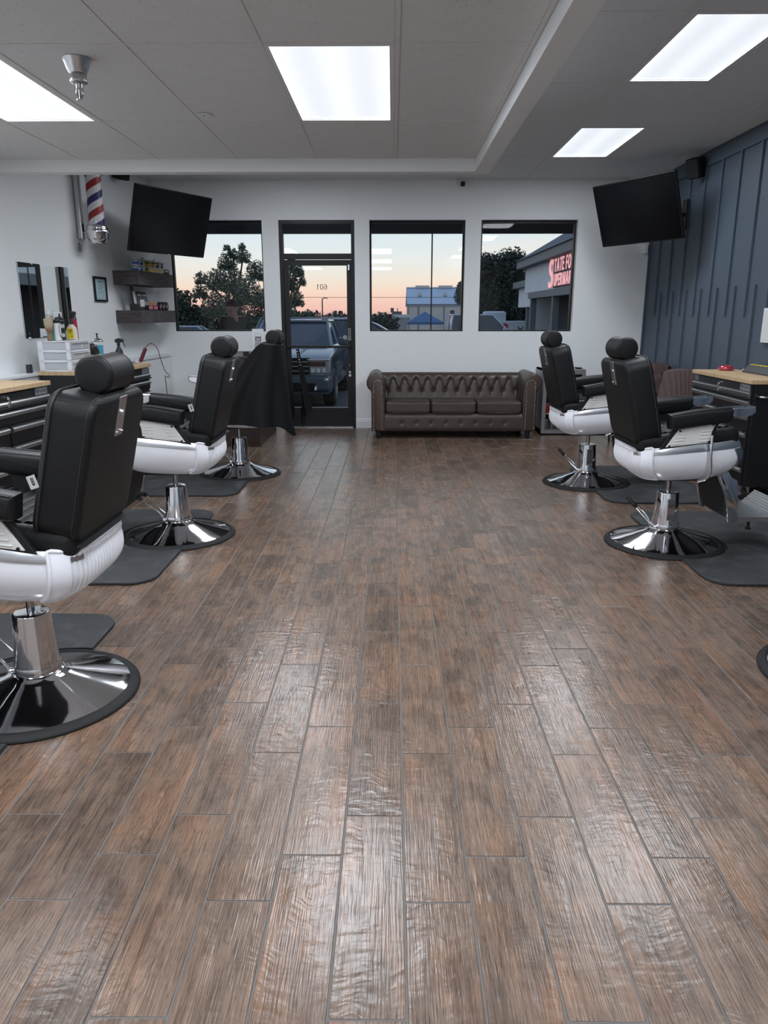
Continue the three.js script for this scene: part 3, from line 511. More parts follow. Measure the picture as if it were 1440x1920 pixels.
// ------------------------------------------------------------------ tool cabinets (front is local +z)
const badge = canvasTex(256, 96, (g, w, h) => { g.fillStyle = '#8d8f93'; g.fillRect(0, 0, w, h); g.strokeStyle = '#34353a'; g.lineWidth = 5; g.strokeRect(5, 5, w - 10, h - 10); g.fillStyle = '#1b1c20'; g.beginPath(); g.moveTo(20, 22); g.lineTo(38, 22); g.lineTo(48, 46); g.lineTo(58, 22); g.lineTo(66, 22); g.lineTo(52, 76); g.lineTo(42, 76); g.fill(); g.font = 'bold 46px sans-serif'; g.fillText('YUKON', 74, 66); });
const badge2 = canvasTex(128, 96, (g, w, h) => { g.fillStyle = '#1b1c20'; g.fillRect(0, 0, w, h); g.strokeStyle = '#a5a7ab'; g.lineWidth = 6; g.strokeRect(4, 4, w - 8, h - 8); g.fillStyle = '#a5a7ab'; for (const y of [22, 44, 66]) g.fillRect(20, y, 88, 9); });
function toolCabinet(label, pos, turn, W, D, H) {
  const t = thing('tool_cabinet', label, 'cabinet', pos, turn, 'black rolling tool cabinets');
  const y0 = 0.115, y1 = H - 0.032;
  part('body', rb(W, y1 - y0, D - 0.02, 0.004, 0, (y0 + y1) / 2, -0.01), M.cabinet, t);
  part('wood_top', metreUV(rb(W + 0.015, 0.032, D + 0.02, 0.003, 0, H - 0.016, 0), 1.4), M.butcher, t);
  const drawer = (x, w, ya, yb) => {
    const d = part('drawer', rb(w, yb - ya - 0.007, 0.02, 0.003, x, (ya + yb) / 2, D / 2 - 0.012), M.cabinet, t);
    const hy = yb - 0.028, prof = [[0, -0.017], [0.008, -0.018], [0.014, -0.008], [0.016, 0.004], [0.010, 0.013], [0, 0.016]];
    part('handle', at(poly(prof, w - 0.012), x, hy, D / 2 - 0.002, 0, -Math.PI / 2, 0), M.aluminium, d);
    return d;
  };
  const top = part('drawer', rb(W - 0.03, 0.085, 0.02, 0.003, 0, y1 - 0.052, D / 2 - 0.012), M.cabinet, t);
  part('handle', at(poly([[0, -0.017], [0.008, -0.018], [0.014, -0.008], [0.016, 0.004], [0.010, 0.013], [0, 0.016]], W - 0.045), 0, y1 - 0.078, D / 2 - 0.002, 0, -Math.PI / 2, 0), M.aluminium, top);
  part('badge', bx(W / 2 - 0.20, W / 2 - 0.035, y1 - 0.058, y1 - 0.006, D / 2 - 0.002, D / 2 + 0.0005), std(0xffffff, 0.35, 0.3, { map: badge }), top);
  part('badge', bx(-W / 2 + 0.04, -W / 2 + 0.125, y1 - 0.052, y1 - 0.008, D / 2 - 0.002, D / 2 + 0.0005), std(0xffffff, 0.4, 0.3, { map: badge2 }), top);
  const lock = part('lock', cyl(0.011, 0.011, 0.014, 16, 0, y1 - 0.035, D / 2 + 0.003, Math.PI / 2), M.chrome, top);
  part('keys', join(at(new THREE.TorusGeometry(0.010, 0.0016, 6, 20), 0.003, y1 - 0.048, D / 2 + 0.016), at(box(0.009, 0.045, 0.002), -0.006, y1 - 0.078, D / 2 + 0.018, 0, 0, -0.35), at(box(0.009, 0.045, 0.002), 0.012, y1 - 0.076, D / 2 + 0.019, 0, 0, 0.25), box(0.004, 0.012, 0.012, 0, y1 - 0.035, D / 2 + 0.012)), M.steel, lock);
  drawer(0, W - 0.03, y1 - 0.215, y1 - 0.118);
  part('ledge', rb(W, 0.016, 0.03, 0.004, 0, y1 - 0.107, D / 2 - 0.004), M.cabinet, t);
  const rows = 4, ya = y0 + 0.02, yb = y1 - 0.225;
  for (let r = 0; r < rows; r++) for (const s of [-1, 1]) drawer(s * (W / 4 - 0.004), W / 2 - 0.03, lerp(ya, yb, r / rows), lerp(ya, yb, (r + 1) / rows));
  part('side_handle', tube([[W / 2, y1 - 0.09, -D * 0.36], [W / 2 + 0.045, y1 - 0.09, -D * 0.36], [W / 2 + 0.045, y1 - 0.09, D * 0.36], [W / 2, y1 - 0.09, D * 0.36]], 0.009, 40, 8), M.chrome, t);
  for (const sx of [-1, 1]) for (const sz of [-1, 1]) {
    const c = part('caster', join(box(0.075, 0.006, 0.06, 0, 0.112, 0), box(0.005, 0.062, 0.04, 0, 0.082, 0.024), box(0.005, 0.062, 0.04, 0, 0.082, -0.024)), M.steel, t, [sx * (W / 2 - 0.07), 0, sz * (D / 2 - 0.06)]);
    part('wheel', at(lathe([[0, -0.016], [0.036, -0.016], [0.048, -0.010], [0.050, 0], [0.048, 0.010], [0.036, 0.016], [0, 0.016]], 24), 0, 0.05, 0, Math.PI / 2), M.rubber, c);
    part('hub', cyl(0.016, 0.016, 0.060, 12, 0, 0.05, 0, Math.PI / 2), M.steel, c);
  }
  return t;
}
toolCabinet('black tool cabinet with keys in the lock behind the right chair', [2.868, 0, -6.205], -Math.PI / 2, 1.13, 0.375, 0.93);
toolCabinet('black tool cabinet partly hidden by the nearest left chair', onLeft(4.49, 0.395), Math.PI / 2 - BETA, 1.12, 0.50, 0.93);
toolCabinet('black tool cabinet carrying the white drawer organizer', onLeft(2.57, 0.395), Math.PI / 2 - BETA, 1.15, 0.50, 0.935);

// ------------------------------------------------------------------ reception desk and what stands on it
{
  const t = thing('reception_desk', 'dark wood box-shaped reception desk behind the caped chair', 'desk', [-1.69, 0, -8.65]);
  const w = 0.50, d = 1.15, h = 0.95;
  part('body', metreUV(rb(w, h, d, 0.003, 0, h / 2, 0), 1.5), M.deskWood, t);
  part('desk_top', metreUV(rb(w + 0.05, 0.022, d + 0.02, 0.003, 0.0, h + 0.011, 0), 1.5), M.deskWood, t);
  solo('small_box', 'small black cube on the reception desk', 'box', rb(0.055, 0.045, 0.055, 0.004, 0, 0.0225, 0), M.black, [-1.58, 0.972, -8.22]);
  const g = thing('eyeglasses', 'thin folded eyeglasses lying on the reception desk', 'glasses', [-1.50, 0.972, -8.25], 0.3);
  part('frame', join(at(new THREE.TorusGeometry(0.02, 0.002, 6, 20), -0.025, 0.021, 0), at(new THREE.TorusGeometry(0.02, 0.002, 6, 20), 0.025, 0.021, 0), tube([[-0.045, 0.025, 0], [-0.045, 0.012, -0.06], [-0.03, 0.002, -0.10]], 0.002, 10, 5), tube([[0.045, 0.025, 0], [0.045, 0.012, -0.06], [0.03, 0.002, -0.10]], 0.002, 10, 5)), M.darkChrome, g);
  const poster = canvasTex(160, 320, (c, W, Hh) => { c.fillStyle = '#d3d5d8'; c.fillRect(0, 0, W, Hh); c.strokeStyle = '#55565a'; c.lineWidth = 3; c.beginPath(); c.arc(80, 110, 46, Math.PI, 0); c.stroke(); c.fillStyle = '#2e2f33'; c.fillRect(40, 108, 82, 66); c.fillStyle = '#aeb0b4'; c.fillRect(54, 122, 54, 40); c.fillStyle = '#2e2f33'; c.fillRect(66, 126, 26, 14); for (const [y, a, b] of [[186, 34, 128], [204, 32, 130], [222, 30, 90], [240, 28, 134], [256, 28, 110], [272, 28, 134]]) { c.fillRect(a, y, b - a, 10); } });
  const s = thing('display_card', 'white printed card standing on the desk under the window', 'sign', [-1.60, 0.972, -9.10], 0.08);
  part('card', box(0.135, 0.265, 0.006, 0, 0.1325, 0), std(0xffffff, 0.4, 0, { map: poster }), s, null, [-0.04, 0, 0]);
  part('card_foot', rb(0.135, 0.006, 0.07, 0.002, 0, 0.003, -0.03), M.glass.clone(), s);
}

// ------------------------------------------------------------------ black capes over the third left chair
{
  const cx = -1.376, cz = -6.65, cloth = dull(rgb(0.0065, 0.007, 0.0075), 0.7, 0.28, { side: THREE.DoubleSide });
  // sheet wrapped round the backrest: s runs from the front of the near arm round the back to the far arm, v from top to hem
  const path = [[-0.20, 0.375], [0.02, 0.395], [0.20, 0.390], [0.37, 0.36], [0.47, 0.24], [0.50, 0.08], [0.50, -0.10], [0.47, -0.25], [0.38, -0.31]];
  const curve = new THREE.CatmullRomCurve3(path.map(([x, z]) => V3(x, 0, z)));
  const topC = new THREE.CatmullRomCurve3([[0.27, 0.27], [0.30, 0.295], [0.34, 0.30], [0.39, 0.28], [0.42, 0.18], [0.42, 0.06], [0.42, -0.08], [0.41, -0.20], [0.36, -0.26]].map(([x, z]) => V3(x, 0, z)));
  const hem = (s) => s < 0.42 ? lerp(0.515, 0.47, s / 0.42) : s < 0.56 ? lerp(0.47, 0.375, smooth(0.42, 0.56, s)) : lerp(0.375, 0.53, smooth(0.56, 1, s));
  const g = grid(180, 60, (s, v) => {
    const yTop = 1.165 - 0.03 * s, y = lerp(yTop, hem(s), v), k = Math.pow(v, lerp(0.82, 0.95, smooth(0, 0.6, s))), a = topC.getPoint(s), b = curve.getPoint(s);
    const fold = 0.034 * v * Math.sin(s * 25 + 1.6 * Math.sin(v * 2.4) + 3 * Math.sin(s * 4)) + 0.008 * v * v * Math.sin(s * 47 + 2), t = curve.getTangent(s), nx = -t.z, nz = t.x;
    return [cx + lerp(a.x, b.x, k) - nx * fold, y, cz + lerp(a.z, b.z, k) - nz * fold];
  });
  const top = grid(40, 10, (s, v) => { const a = topC.getPoint(s); return [cx + lerp(a.x, 0.34, v), 1.165 - 0.03 * s + 0.012 * Math.sin(v * 2), cz + lerp(a.z, 0, v)]; });
  solo('barber_cape', 'black cape draped over the back of the third left chair', 'cape', join(g, top), cloth);
  const o = thing('hanging_cape', 'second black cape hanging behind the draped chair toward the door', 'cape', [0.045, 0, -0.03]);
  part('fabric', grid(70, 40, (s, v) => { const y = lerp(1.10, lerp(0.50, 0.56, s), v), w = lerp(0.05, 0.115, v), f = 0.028 * v * Math.sin(s * 20 + v) ; return [cx + lerp(0.47, 0.53 + 0.02 * s, v) + f + 0.02 * Math.sin(s * Math.PI), y, cz - 0.16 + lerp(0.6 * w, -w * 1.7, s)]; }), cloth, o);
  part('fabric_tail', grid(30, 20, (s, v) => [cx + 0.505 + 0.018 * Math.sin(s * 12), lerp(0.57, 0.40 + 0.03 * Math.sin(s * 3), v), cz - 0.20 + lerp(0.05, -0.07, s)]), cloth, o);
  part('snaps', join(Array.from({ length: 7 }, (_, i) => ball(0.008, cx + 0.478 + 0.004 * i, 1.08 - i * 0.024, cz - 0.14 - 0.006 * i, 8))), M.steel, o);
}

// ------------------------------------------------------------------ drinks cooler
{
  const t = thing('drinks_cooler', 'steel framed glass door drinks cooler beside the sofa', 'refrigerator', [2.03, 0, -9.18]), w = 0.49, d = 0.50, h = 0.775;
  part('cabinet', join(bx(-w / 2, -w / 2 + 0.02, 0.02, h, -d / 2, d / 2 - 0.04), bx(w / 2 - 0.02, w / 2, 0.02, h, -d / 2, d / 2 - 0.04), bx(-w / 2, w / 2, h - 0.02, h, -d / 2, d / 2 - 0.04), bx(-w / 2, w / 2, 0.02, 0.06, -d / 2, d / 2 - 0.04), bx(-w / 2, w / 2, 0.02, h, -d / 2, -d / 2 + 0.02)), std(rgb(0.34, 0.37, 0.40), 0.45, 0.3), t);
  const f = 0.042, zz = d / 2 - 0.018, door = part('door_frame', join(bx(-w / 2, -w / 2 + f, 0.02, h, zz - 0.018, zz + 0.018), bx(w / 2 - f, w / 2, 0.02, h, zz - 0.018, zz + 0.018), bx(-w / 2 + f, w / 2 - f, h - f * 1.3, h, zz - 0.018, zz + 0.018), bx(-w / 2 + f, w / 2 - f, 0.02, 0.02 + f, zz - 0.018, zz + 0.018)), M.steel, t);
  part('door_glass', bx(-w / 2 + f, w / 2 - f, 0.02 + f, h - f * 1.3, zz - 0.004, zz + 0.004), M.glass, door);
  part('inner_lining', bx(-w / 2 + 0.02, w / 2 - 0.02, 0.06, h - 0.02, -d / 2 + 0.02, -d / 2 + 0.03), M.black, t);
  for (const y of [0.25, 0.50]) part('wire_shelf', join(...Array.from({ length: 9 }, (_, i) => cyl(0.003, 0.003, d - 0.1, 6, lerp(-0.21, 0.21, i / 8), y, -0.02, Math.PI / 2)), cyl(0.004, 0.004, 0.44, 6, 0, y, 0.19, 0, 0, Math.PI / 2)), M.steel, t);
  part('foot', join([-0.2, 0.2].flatMap((x) => [-0.2, 0.2].map((z) => cyl(0.018, 0.018, 0.022, 10, x, 0.011, z)))), M.black, t);
  const canG = lathe([[0, 0], [0.026, 0], [0.033, 0.008], [0.033, 0.108], [0.026, 0.120], [0, 0.120]], 20);
  for (let i = 0; i < 4; i++) { const c = solo('drink_can', ['red drink can leftmost in the cooler', 'second red drink can in the cooler', 'third red drink can in the cooler', 'rightmost red drink can in the cooler'][i], 'can', canG, std(rgb(0.30, 0.02, 0.02), 0.3, 0.5), [1.86 + i * 0.072, 0.254, -9.02], null, 'cans in the drinks cooler'); }
  for (let i = 0; i < 5; i++) solo('drink_can', ['grey can leftmost on the cooler floor', 'second grey can on the cooler floor', 'third grey can on the cooler floor', 'fourth grey can on the cooler floor', 'rightmost grey can on the cooler floor'][i], 'can', canG, std(rgb(0.12, 0.12, 0.13), 0.35, 0.6), [1.86 + i * 0.07, 0.061, -9.03], null, 'grey cans in the drinks cooler');
  solo('ashtray', 'small black round dish on top of the cooler', 'dish', lathe([[0, 0], [0.035, 0], [0.042, 0.012], [0.04, 0.014], [0.033, 0.006], [0, 0.005]], 24), M.black, [2.22, 0.7755, -9.08]);
  solo('cooler_tray', 'thin black tray on top of the cooler', 'tray', rb(0.09, 0.012, 0.07, 0.004, 0, 0.006, 0), M.black, [2.09, 0.7755, -9.1]);
}

// ------------------------------------------------------------------ brown waiting chairs by the navy wall
function waitingChair(label, x, z, turn, style) {
  const t = thing('waiting_chair', label, 'chair', [x, 0, z], turn, 'brown leather waiting chairs');
  const leather = std(rgb(0.060, 0.034, 0.031), 0.5, 0, { bumpMap: leatherBump, bumpScale: 0.0005 });
  const W = 0.25;
  const dent = style === 0 ? (u, v) => { let d = 0; for (let r = 0; r < 3; r++) for (let c = 0; c < 4; c++) { const a = (c + 0.5 + (r % 2) * 0.5) / 4.5, b = 0.3 + r * 0.24; const q = Math.hypot((u - a) * 0.5, (v - b) * 0.45); d = Math.max(d, Math.exp(-((q / 0.02) ** 2))); } const l = Math.abs(((u * 4.5 + v * 2) % 1) - 0.5); return -0.014 * d - 0.004 * Math.exp(-((l / 0.05) ** 2)); } : (u, v) => -0.006 * Math.exp(-((((((u + v * 0.35) * 9) % 1) - 0.5) / 0.10) ** 2));
  const curveX = (u) => lerp(-W, W, u), wing = (u) => 0.09 * Math.pow(Math.abs(u - 0.5) * 2, 2.4);
  const f = (u, v, off) => { const y = lerp(0.40, 0.86 - 0.03 * Math.pow(Math.abs(u - 0.5) * 2, 4), v); return [curveX(u) * (1 - 0.04 * v), y, -0.20 - 0.10 * v + wing(u) + off]; };
  const back = part('backrest', join(grid(70, 40, (u, v) => f(u, v, 0.035 + dent(u, v))), grid(30, 12, (u, v) => f(1 - u, v, -0.035)), grid(30, 6, (u, v) => { const a = f(u, 1, 0), k = Math.PI * v; return [a[0], a[1] + 0.02 * Math.sin(k), a[2] + 0.035 * Math.cos(k)]; }), grid(4, 12, (u, v) => { const a = f(0, v, 0), k = Math.PI * u; return [a[0] - 0.015 * Math.sin(k), a[1], a[2] - 0.035 * Math.cos(k)]; }), grid(4, 12, (u, v) => { const a = f(1, v, 0), k = Math.PI * u; return [a[0] + 0.015 * Math.sin(k), a[1], a[2] + 0.035 * Math.cos(k)]; })), leather, t);
  if (style === 0) for (let r = 0; r < 3; r++) for (let c = 0; c < 4; c++) { const q = f((c + 0.5 + (r % 2) * 0.5) / 4.5, 0.3 + r * 0.24, 0.026); part('button', new THREE.SphereGeometry(0.009, 8, 6), M.brownDark, back, q); }
  part('seat', rb(0.48, 0.09, 0.48, 0.035, 0, 0.42, 0.02, 3), leather, t);
  for (const sx of [-1, 1]) for (const sz of [-1, 1]) part('leg', at(cyl(0.011, 0.018, 0.39, 10), sx * 0.20, 0.195, sz * 0.19 + 0.01, sz * 0.06, 0, -sx * 0.06), M.black, t);
  return t;
}
waitingChair('button-tufted brown chair in the corner by the navy wall', 2.73, -8.42, -0.85, 0);
waitingChair('brown channel-stitched chair half hidden by the tool cabinet', 2.70, -7.45, -1.15, 1);

// ------------------------------------------------------------------ on the left wall
{ // barber pole
  const t = thing('barber_pole', 'striped barber pole with chrome ends on the left wall', 'barber pole', onLeft(1.905, 0.2), -BETA);
  const stripe = dataTex(256, 512, (u, v) => { const k = (((v * 2.0 - u) % 1) + 1) % 1, q = k * 4; const wob = 0.012 * (vnoise(u * 40, v * 40, 40, 40) - 0.5); if (q < 1) return [0.055 + wob, 0.085, 0.36]; if (q >= 2 && q < 3) return [0.52, 0.03 + wob, 0.06]; return [0.78, 0.77, 0.78]; });
  part('striped_cylinder', cyl(0.072, 0.072, 0.52, 40, 0, 2.42, 0), std(0xffffff, 0.5, 0, { map: stripe }), t);
  part('glass_tube', at(new THREE.CylinderGeometry(0.090, 0.090, 0.46, 40, 1, true), 0, 2.45, 0), M.glass, t);
  const lower = part('lower_cap', lathe([[0, 2.055], [0.05, 2.06], [0.08, 2.075], [0.098, 2.10], [0.104, 2.125], [0.106, 2.15], [0.112, 2.158], [0.112, 2.178], [0.104, 2.186], [0.100, 2.196], [0.104, 2.206], [0.096, 2.222], [0.088, 2.228], [0, 2.228]], 48), M.chrome, t);
  part('cap_screw', join(cyl(0.012, 0.012, 0.03, 12, 0.112, 2.165, 0.02, 0, 0, Math.PI / 2)), M.chrome, lower);
  part('upper_cap', lathe([[0, 2.665], [0.092, 2.668], [0.106, 2.68], [0.102, 2.70], [0.112, 2.715], [0.106, 2.75], [0.085, 2.80], [0.05, 2.83], [0, 2.84]], 48), M.chrome, t);
  const br = part('wall_bracket', join(rb(0.05, 0.72, 0.06, 0.012, -0.165, 2.46, 0), cyl(0.010, 0.010, 0.13, 10, -0.115, 2.165, 0, 0, 0, Math.PI / 2), cyl(0.010, 0.010, 0.13, 10, -0.115, 2.70, 0, 0, 0, Math.PI / 2)), M.steel, t);
  part('switch_box', rb(0.02, 0.07, 0.02, 0.003, -0.138, 2.21, 0.012), M.black, br);
  part('mounting_disc', at(lathe([[0, 0], [0.042, 0], [0.045, 0.006], [0.04, 0.012], [0, 0.014]], 28), -0.20, 2.03, 0, 0, 0, -Math.PI / 2), M.steel, br);
}
{ // mirror
  const t = thing('wall_mirror', 'frameless mirror on the left wall behind the bottles', 'mirror', onLeft(2.625, 0), -BETA);
  part('mirror_glass', box(0.006, 0.62, 0.85, 0.006, 1.515, 0), M.mirror, t);
  part('backing', box(0.003, 0.62, 0.85, 0.0015, 1.515, 0), M.black, t);
  for (const [y, z] of [[1.203, 0.36], [1.203, -0.36], [1.827, 0.2], [1.827, -0.2]]) part('clip', rb(0.014, 0.022, 0.022, 0.003, 0.007, y, z), phys({ color: 0xffffff, roughness: 0.1, transmission: 0.6, thickness: 0 }), t);
}
{ // certificate
  const t = thing('framed_certificate', 'black framed certificate between mirror and shelves', 'picture', onLeft(1.55, 0), -BETA);
  const paper = canvasTex(256, 220, (g, w, h) => { g.fillStyle = '#a9c0c4'; g.fillRect(0, 0, w, h); g.strokeStyle = '#5d7479'; g.lineWidth = 3; g.strokeRect(10, 10, w - 20, h - 20); g.fillStyle = '#3f5257'; g.fillRect(70, 26, 116, 9); g.fillRect(100, 60, 60, 4); g.fillRect(60, 84, 136, 4); g.fillRect(80, 104, 96, 6); for (const y of [130, 142, 154]) g.fillRect(50, y, 150, 2); g.fillRect(40, 180, 70, 2); g.fillRect(146, 180, 70, 2); });
  const f = 0.02, w = 0.28, h = 0.245;
  part('frame', join(box(0.02, h, f, 0.01, 1.652, w / 2 - f / 2), box(0.02, h, f, 0.01, 1.652, -w / 2 + f / 2), box(0.02, f, w - 2 * f, 0.01, 1.652 + h / 2 - f / 2, 0), box(0.02, f, w - 2 * f, 0.01, 1.652 - h / 2 + f / 2, 0)), M.blackGloss, t);
  part('paper', at(box(w - 2 * f, h - 2 * f, 0.004), 0.007, 1.652, 0, 0, Math.PI / 2, 0), std(0xffffff, 0.5, 0, { map: paper }), t);
}
// floating shelves
for (const [label, y0, y1] of [['upper floating shelf holding pale jars', 1.712, 1.856], ['lower floating shelf holding black display boxes', 1.312, 1.446]]) {
  const t = thing('floating_shelf', label, 'shelf', onLeft(0.70, 0), -BETA, 'floating wall shelves');
  part('plank_box', metreUV(rb(0.275, y1 - y0, 1.02, 0.004, 0.1395, (y0 + y1) / 2, 0), 1.6), M.shelfWood, t);
  part('front_board', metreUV(rb(0.012, y1 - y0 + 0.002, 1.024, 0.003, 0.283, (y0 + y1) / 2, 0), 1.3), std(0xffffff, 0.7, 0, { map: M.shelfWood.map, color: rgb(1.25, 1.3, 1.38) }), t);
}
// jars and bottles on the shelves; s along the wall, off from the wall
const labelTex = (bg, ink, band) => canvasTex(128, 64, (g) => { g.fillStyle = bg; g.fillRect(0, 0, 128, 64); g.fillStyle = band; g.fillRect(30, 12, 40, 40); g.fillRect(94, 12, 34, 40); g.fillStyle = ink; for (const [x, y, w] of [[36, 18, 28], [36, 28, 20], [36, 38, 26], [100, 18, 24], [100, 32, 18]]) g.fillRect(x, y, w, 5); });
const jarMats = { blue: std(0xffffff, 0.4, 0, { map: labelTex('#cfcfc8', '#dfe4ea', '#28509a') }), yellow: std(0xffffff, 0.4, 0, { map: labelTex('#d9d6c4', '#3d3a22', '#d9bf3c') }), grey: std(0xffffff, 0.4, 0, { map: labelTex('#c2c3c2', '#cfd0d0', '#2c2d30') }) };
const lidMat = std(rgb(0.62, 0.61, 0.57), 0.35), dark = std(rgb(0.02, 0.022, 0.026), 0.4);
const jarG = lathe([[0, 0], [0.036, 0], [0.039, 0.004], [0.039, 0.040], [0, 0.040]], 24), jarLid = lathe([[0, 0.040], [0.040, 0.040], [0.040, 0.056], [0.036, 0.058], [0, 0.058]], 24);
function jar(kind, label, s, off, y, turn = 0, group) {
  const t = thing('pomade_jar', label, 'jar', onLeft(s, off, y), turn, group); t.scale.setScalar(1.15);
  part('jar_body', jarG, jarMats[kind], t); part('lid', jarLid, lidMat, t); return t;
}
{
  const Y = 1.857, rows = [['blue', 1.04, 'blue label'], ['blue', 0.935, 'blue label'], ['yellow', 0.715, 'yellow label'], ['yellow', 0.615, 'yellow label'], ['grey', 0.43, 'dark label'], ['grey', 0.33, 'dark label']];
  const ord = { blue: ['nearest', 'farther'], yellow: ['nearer', 'farther'], grey: ['nearer', 'farther'] }, seen = {};
  for (const [k, s, l] of rows) { const n = seen[k] = (seen[k] ?? -1) + 1; for (let h = 0; h < 2; h++) { jar(k, `${ord[k][n]} ${h ? 'upper' : 'lower'} jar with ${l} in the stacks on the top shelf`, s, 0.195 + 0.004 * n, Y + h * 0.0675, (s * 7 + h) % 0.8 - 0.4 + Math.PI * 0.4, 'pomade jars on the top shelf'); } }
  jar('grey', 'single low dark-label jar at the far end of the top shelf', 0.23, 0.225, Y, 1.2, 'pomade jars on the top shelf');
  jar('yellow', 'single low yellow-label jar in the middle of the top shelf', 0.82, 0.12, Y, 1.3, 'pomade jars on the top shelf');
  for (const [s, lab] of [[0.855, 'white dropper bottle between blue and yellow jars'], [0.52, 'white dropper bottle between yellow and dark jars']]) {
    const t = thing('dropper_bottle', lab, 'bottle', onLeft(s, 0.20, Y), 0, 'dropper bottles on the top shelf');
    part('bottle', lathe([[0, 0], [0.022, 0], [0.024, 0.004], [0.024, 0.085], [0.018, 0.100], [0.010, 0.106], [0, 0.106]], 20), std(rgb(0.62, 0.60, 0.50), 0.35), t);
    part('collar', lathe([[0, 0.104], [0.013, 0.104], [0.013, 0.122], [0, 0.124]], 16), dark, t);
    part('bulb', lathe([[0, 0.122], [0.007, 0.122], [0.009, 0.134], [0.007, 0.150], [0, 0.154]], 14), dark, t);
  }
  const ycol = std(rgb(0.72, 0.58, 0.10), 0.5, 0), boxTex = canvasTex(256, 64, (g) => { g.fillStyle = '#d8d2b4'; g.fillRect(0, 0, 256, 64); g.fillStyle = '#d2b52c'; g.fillRect(8, 8, 40, 50); g.fillRect(70, 34, 120, 24); g.fillRect(206, 8, 42, 50); g.fillStyle = '#37342a'; g.fillRect(80, 12, 96, 8); g.fillRect(80, 24, 60, 4); });
  for (const [s, lab] of [[0.785, 'near flat yellow and white box at the top shelf edge'], [0.655, 'middle flat yellow and white box at the top shelf edge'], [0.52, 'far flat yellow and white box at the top shelf edge']])
    solo('product_box', lab, 'box', at(rb(0.118, 0.046, 0.028, 0.002), 0, 0.023, 0, 0, Math.PI / 2, 0), std(0xffffff, 0.5, 0, { map: boxTex }), onLeft(s, 0.268, Y), [0, -BETA, 0], 'boxes at the top shelf edge');
}
{ // lower shelf displays
  const Y = 1.447, white = std(rgb(0.62, 0.62, 0.63), 0.5), pink = std(rgb(0.60, 0.17, 0.24), 0.5), orange = std(rgb(0.72, 0.27, 0.08), 0.4);
  const pen = thing('pen_display', 'black display stand with two white pens on the lower shelf', 'display', onLeft(1.03, 0.17, Y), -BETA);
  part('tray', rb(0.12, 0.06, 0.12, 0.004, 0, 0.03, 0), dark, pen);
  part('back_card', at(box(0.006, 0.20, 0.085), -0.04, 0.15, 0.0, 0, 0, 0.1), dark, pen);
  part('front_card', box(0.004, 0.075, 0.115, 0.063, 0.075, 0), white, pen);
  for (const z of [-0.018, 0.016]) part('pen', cyl(0.008, 0.004, 0.13, 10, -0.022, 0.135, z, 0, 0, 0.12), white, pen);
  for (const [s, lab, fill] of [[0.80, 'black display box with pink label and steel contents', M.steel], [0.655, 'black display box with pink label and orange contents', orange]]) {
    const t = thing('display_box', lab, 'display', onLeft(s, 0.17, Y), -BETA, 'display boxes on the lower shelf');
    part('tray', rb(0.13, 0.055, 0.125, 0.004, 0, 0.0275, 0), dark, t);
    part('header_card', at(box(0.005, 0.16, 0.125), -0.052, 0.125, 0, 0, 0, 0.28), dark, t);
    part('pink_label', box(0.003, 0.035, 0.11, 0.066, 0.03, 0), pink, t);
    part('card_strip', at(box(0.003, 0.018, 0.10), -0.060, 0.165, 0, 0, 0, 0.28), white, t);
    for (let i = 0; i < 4; i++) part('item', rb(0.02, 0.045, 0.018, 0.004, 0.02, 0.072, -0.045 + i * 0.03), fill, t);
  }
  const tin = canvasTex(128, 128, (g) => { g.fillStyle = '#101014'; g.fillRect(0, 0, 128, 128); g.translate(64, 64); g.rotate(-0.6); g.fillStyle = '#c9cad0'; g.fillRect(-50, -14, 100, 12); g.fillStyle = '#c97f8b'; g.fillRect(-52, 2, 104, 16); });
  [[0.53, 'dark red round tin standing nearest on the lower shelf'], [0.43, 'round black tin with pink band, middle of the lower shelf row'], [0.33, 'round black tin with pink band, far end of the lower shelf']].forEach(([s, lab], i) => {
    const t = thing('round_tin', lab, 'tin', onLeft(s, 0.235, Y), -BETA, 'round tins on the lower shelf');
    part('tin_body', at(cyl(0.048, 0.048, 0.026, 32), 0, 0.048, 0, 0, 0, -Math.PI / 2), i ? dark : std(rgb(0.05, 0.008, 0.012), 0.4), t);
    part('tin_face', at(new THREE.CircleGeometry(0.042, 28), 0.0138, 0.048, 0, 0, Math.PI / 2, 0), std(0xffffff, 0.4, 0, { map: tin }), t);
  });
  solo('leaflet', 'pale leaflet card at the far end of the lower shelf', 'card', at(box(0.004, 0.09, 0.10), 0, 0.045, 0, 0, 0, 0.1), white, onLeft(0.27, 0.12, Y), [0, -BETA, 0]);
}

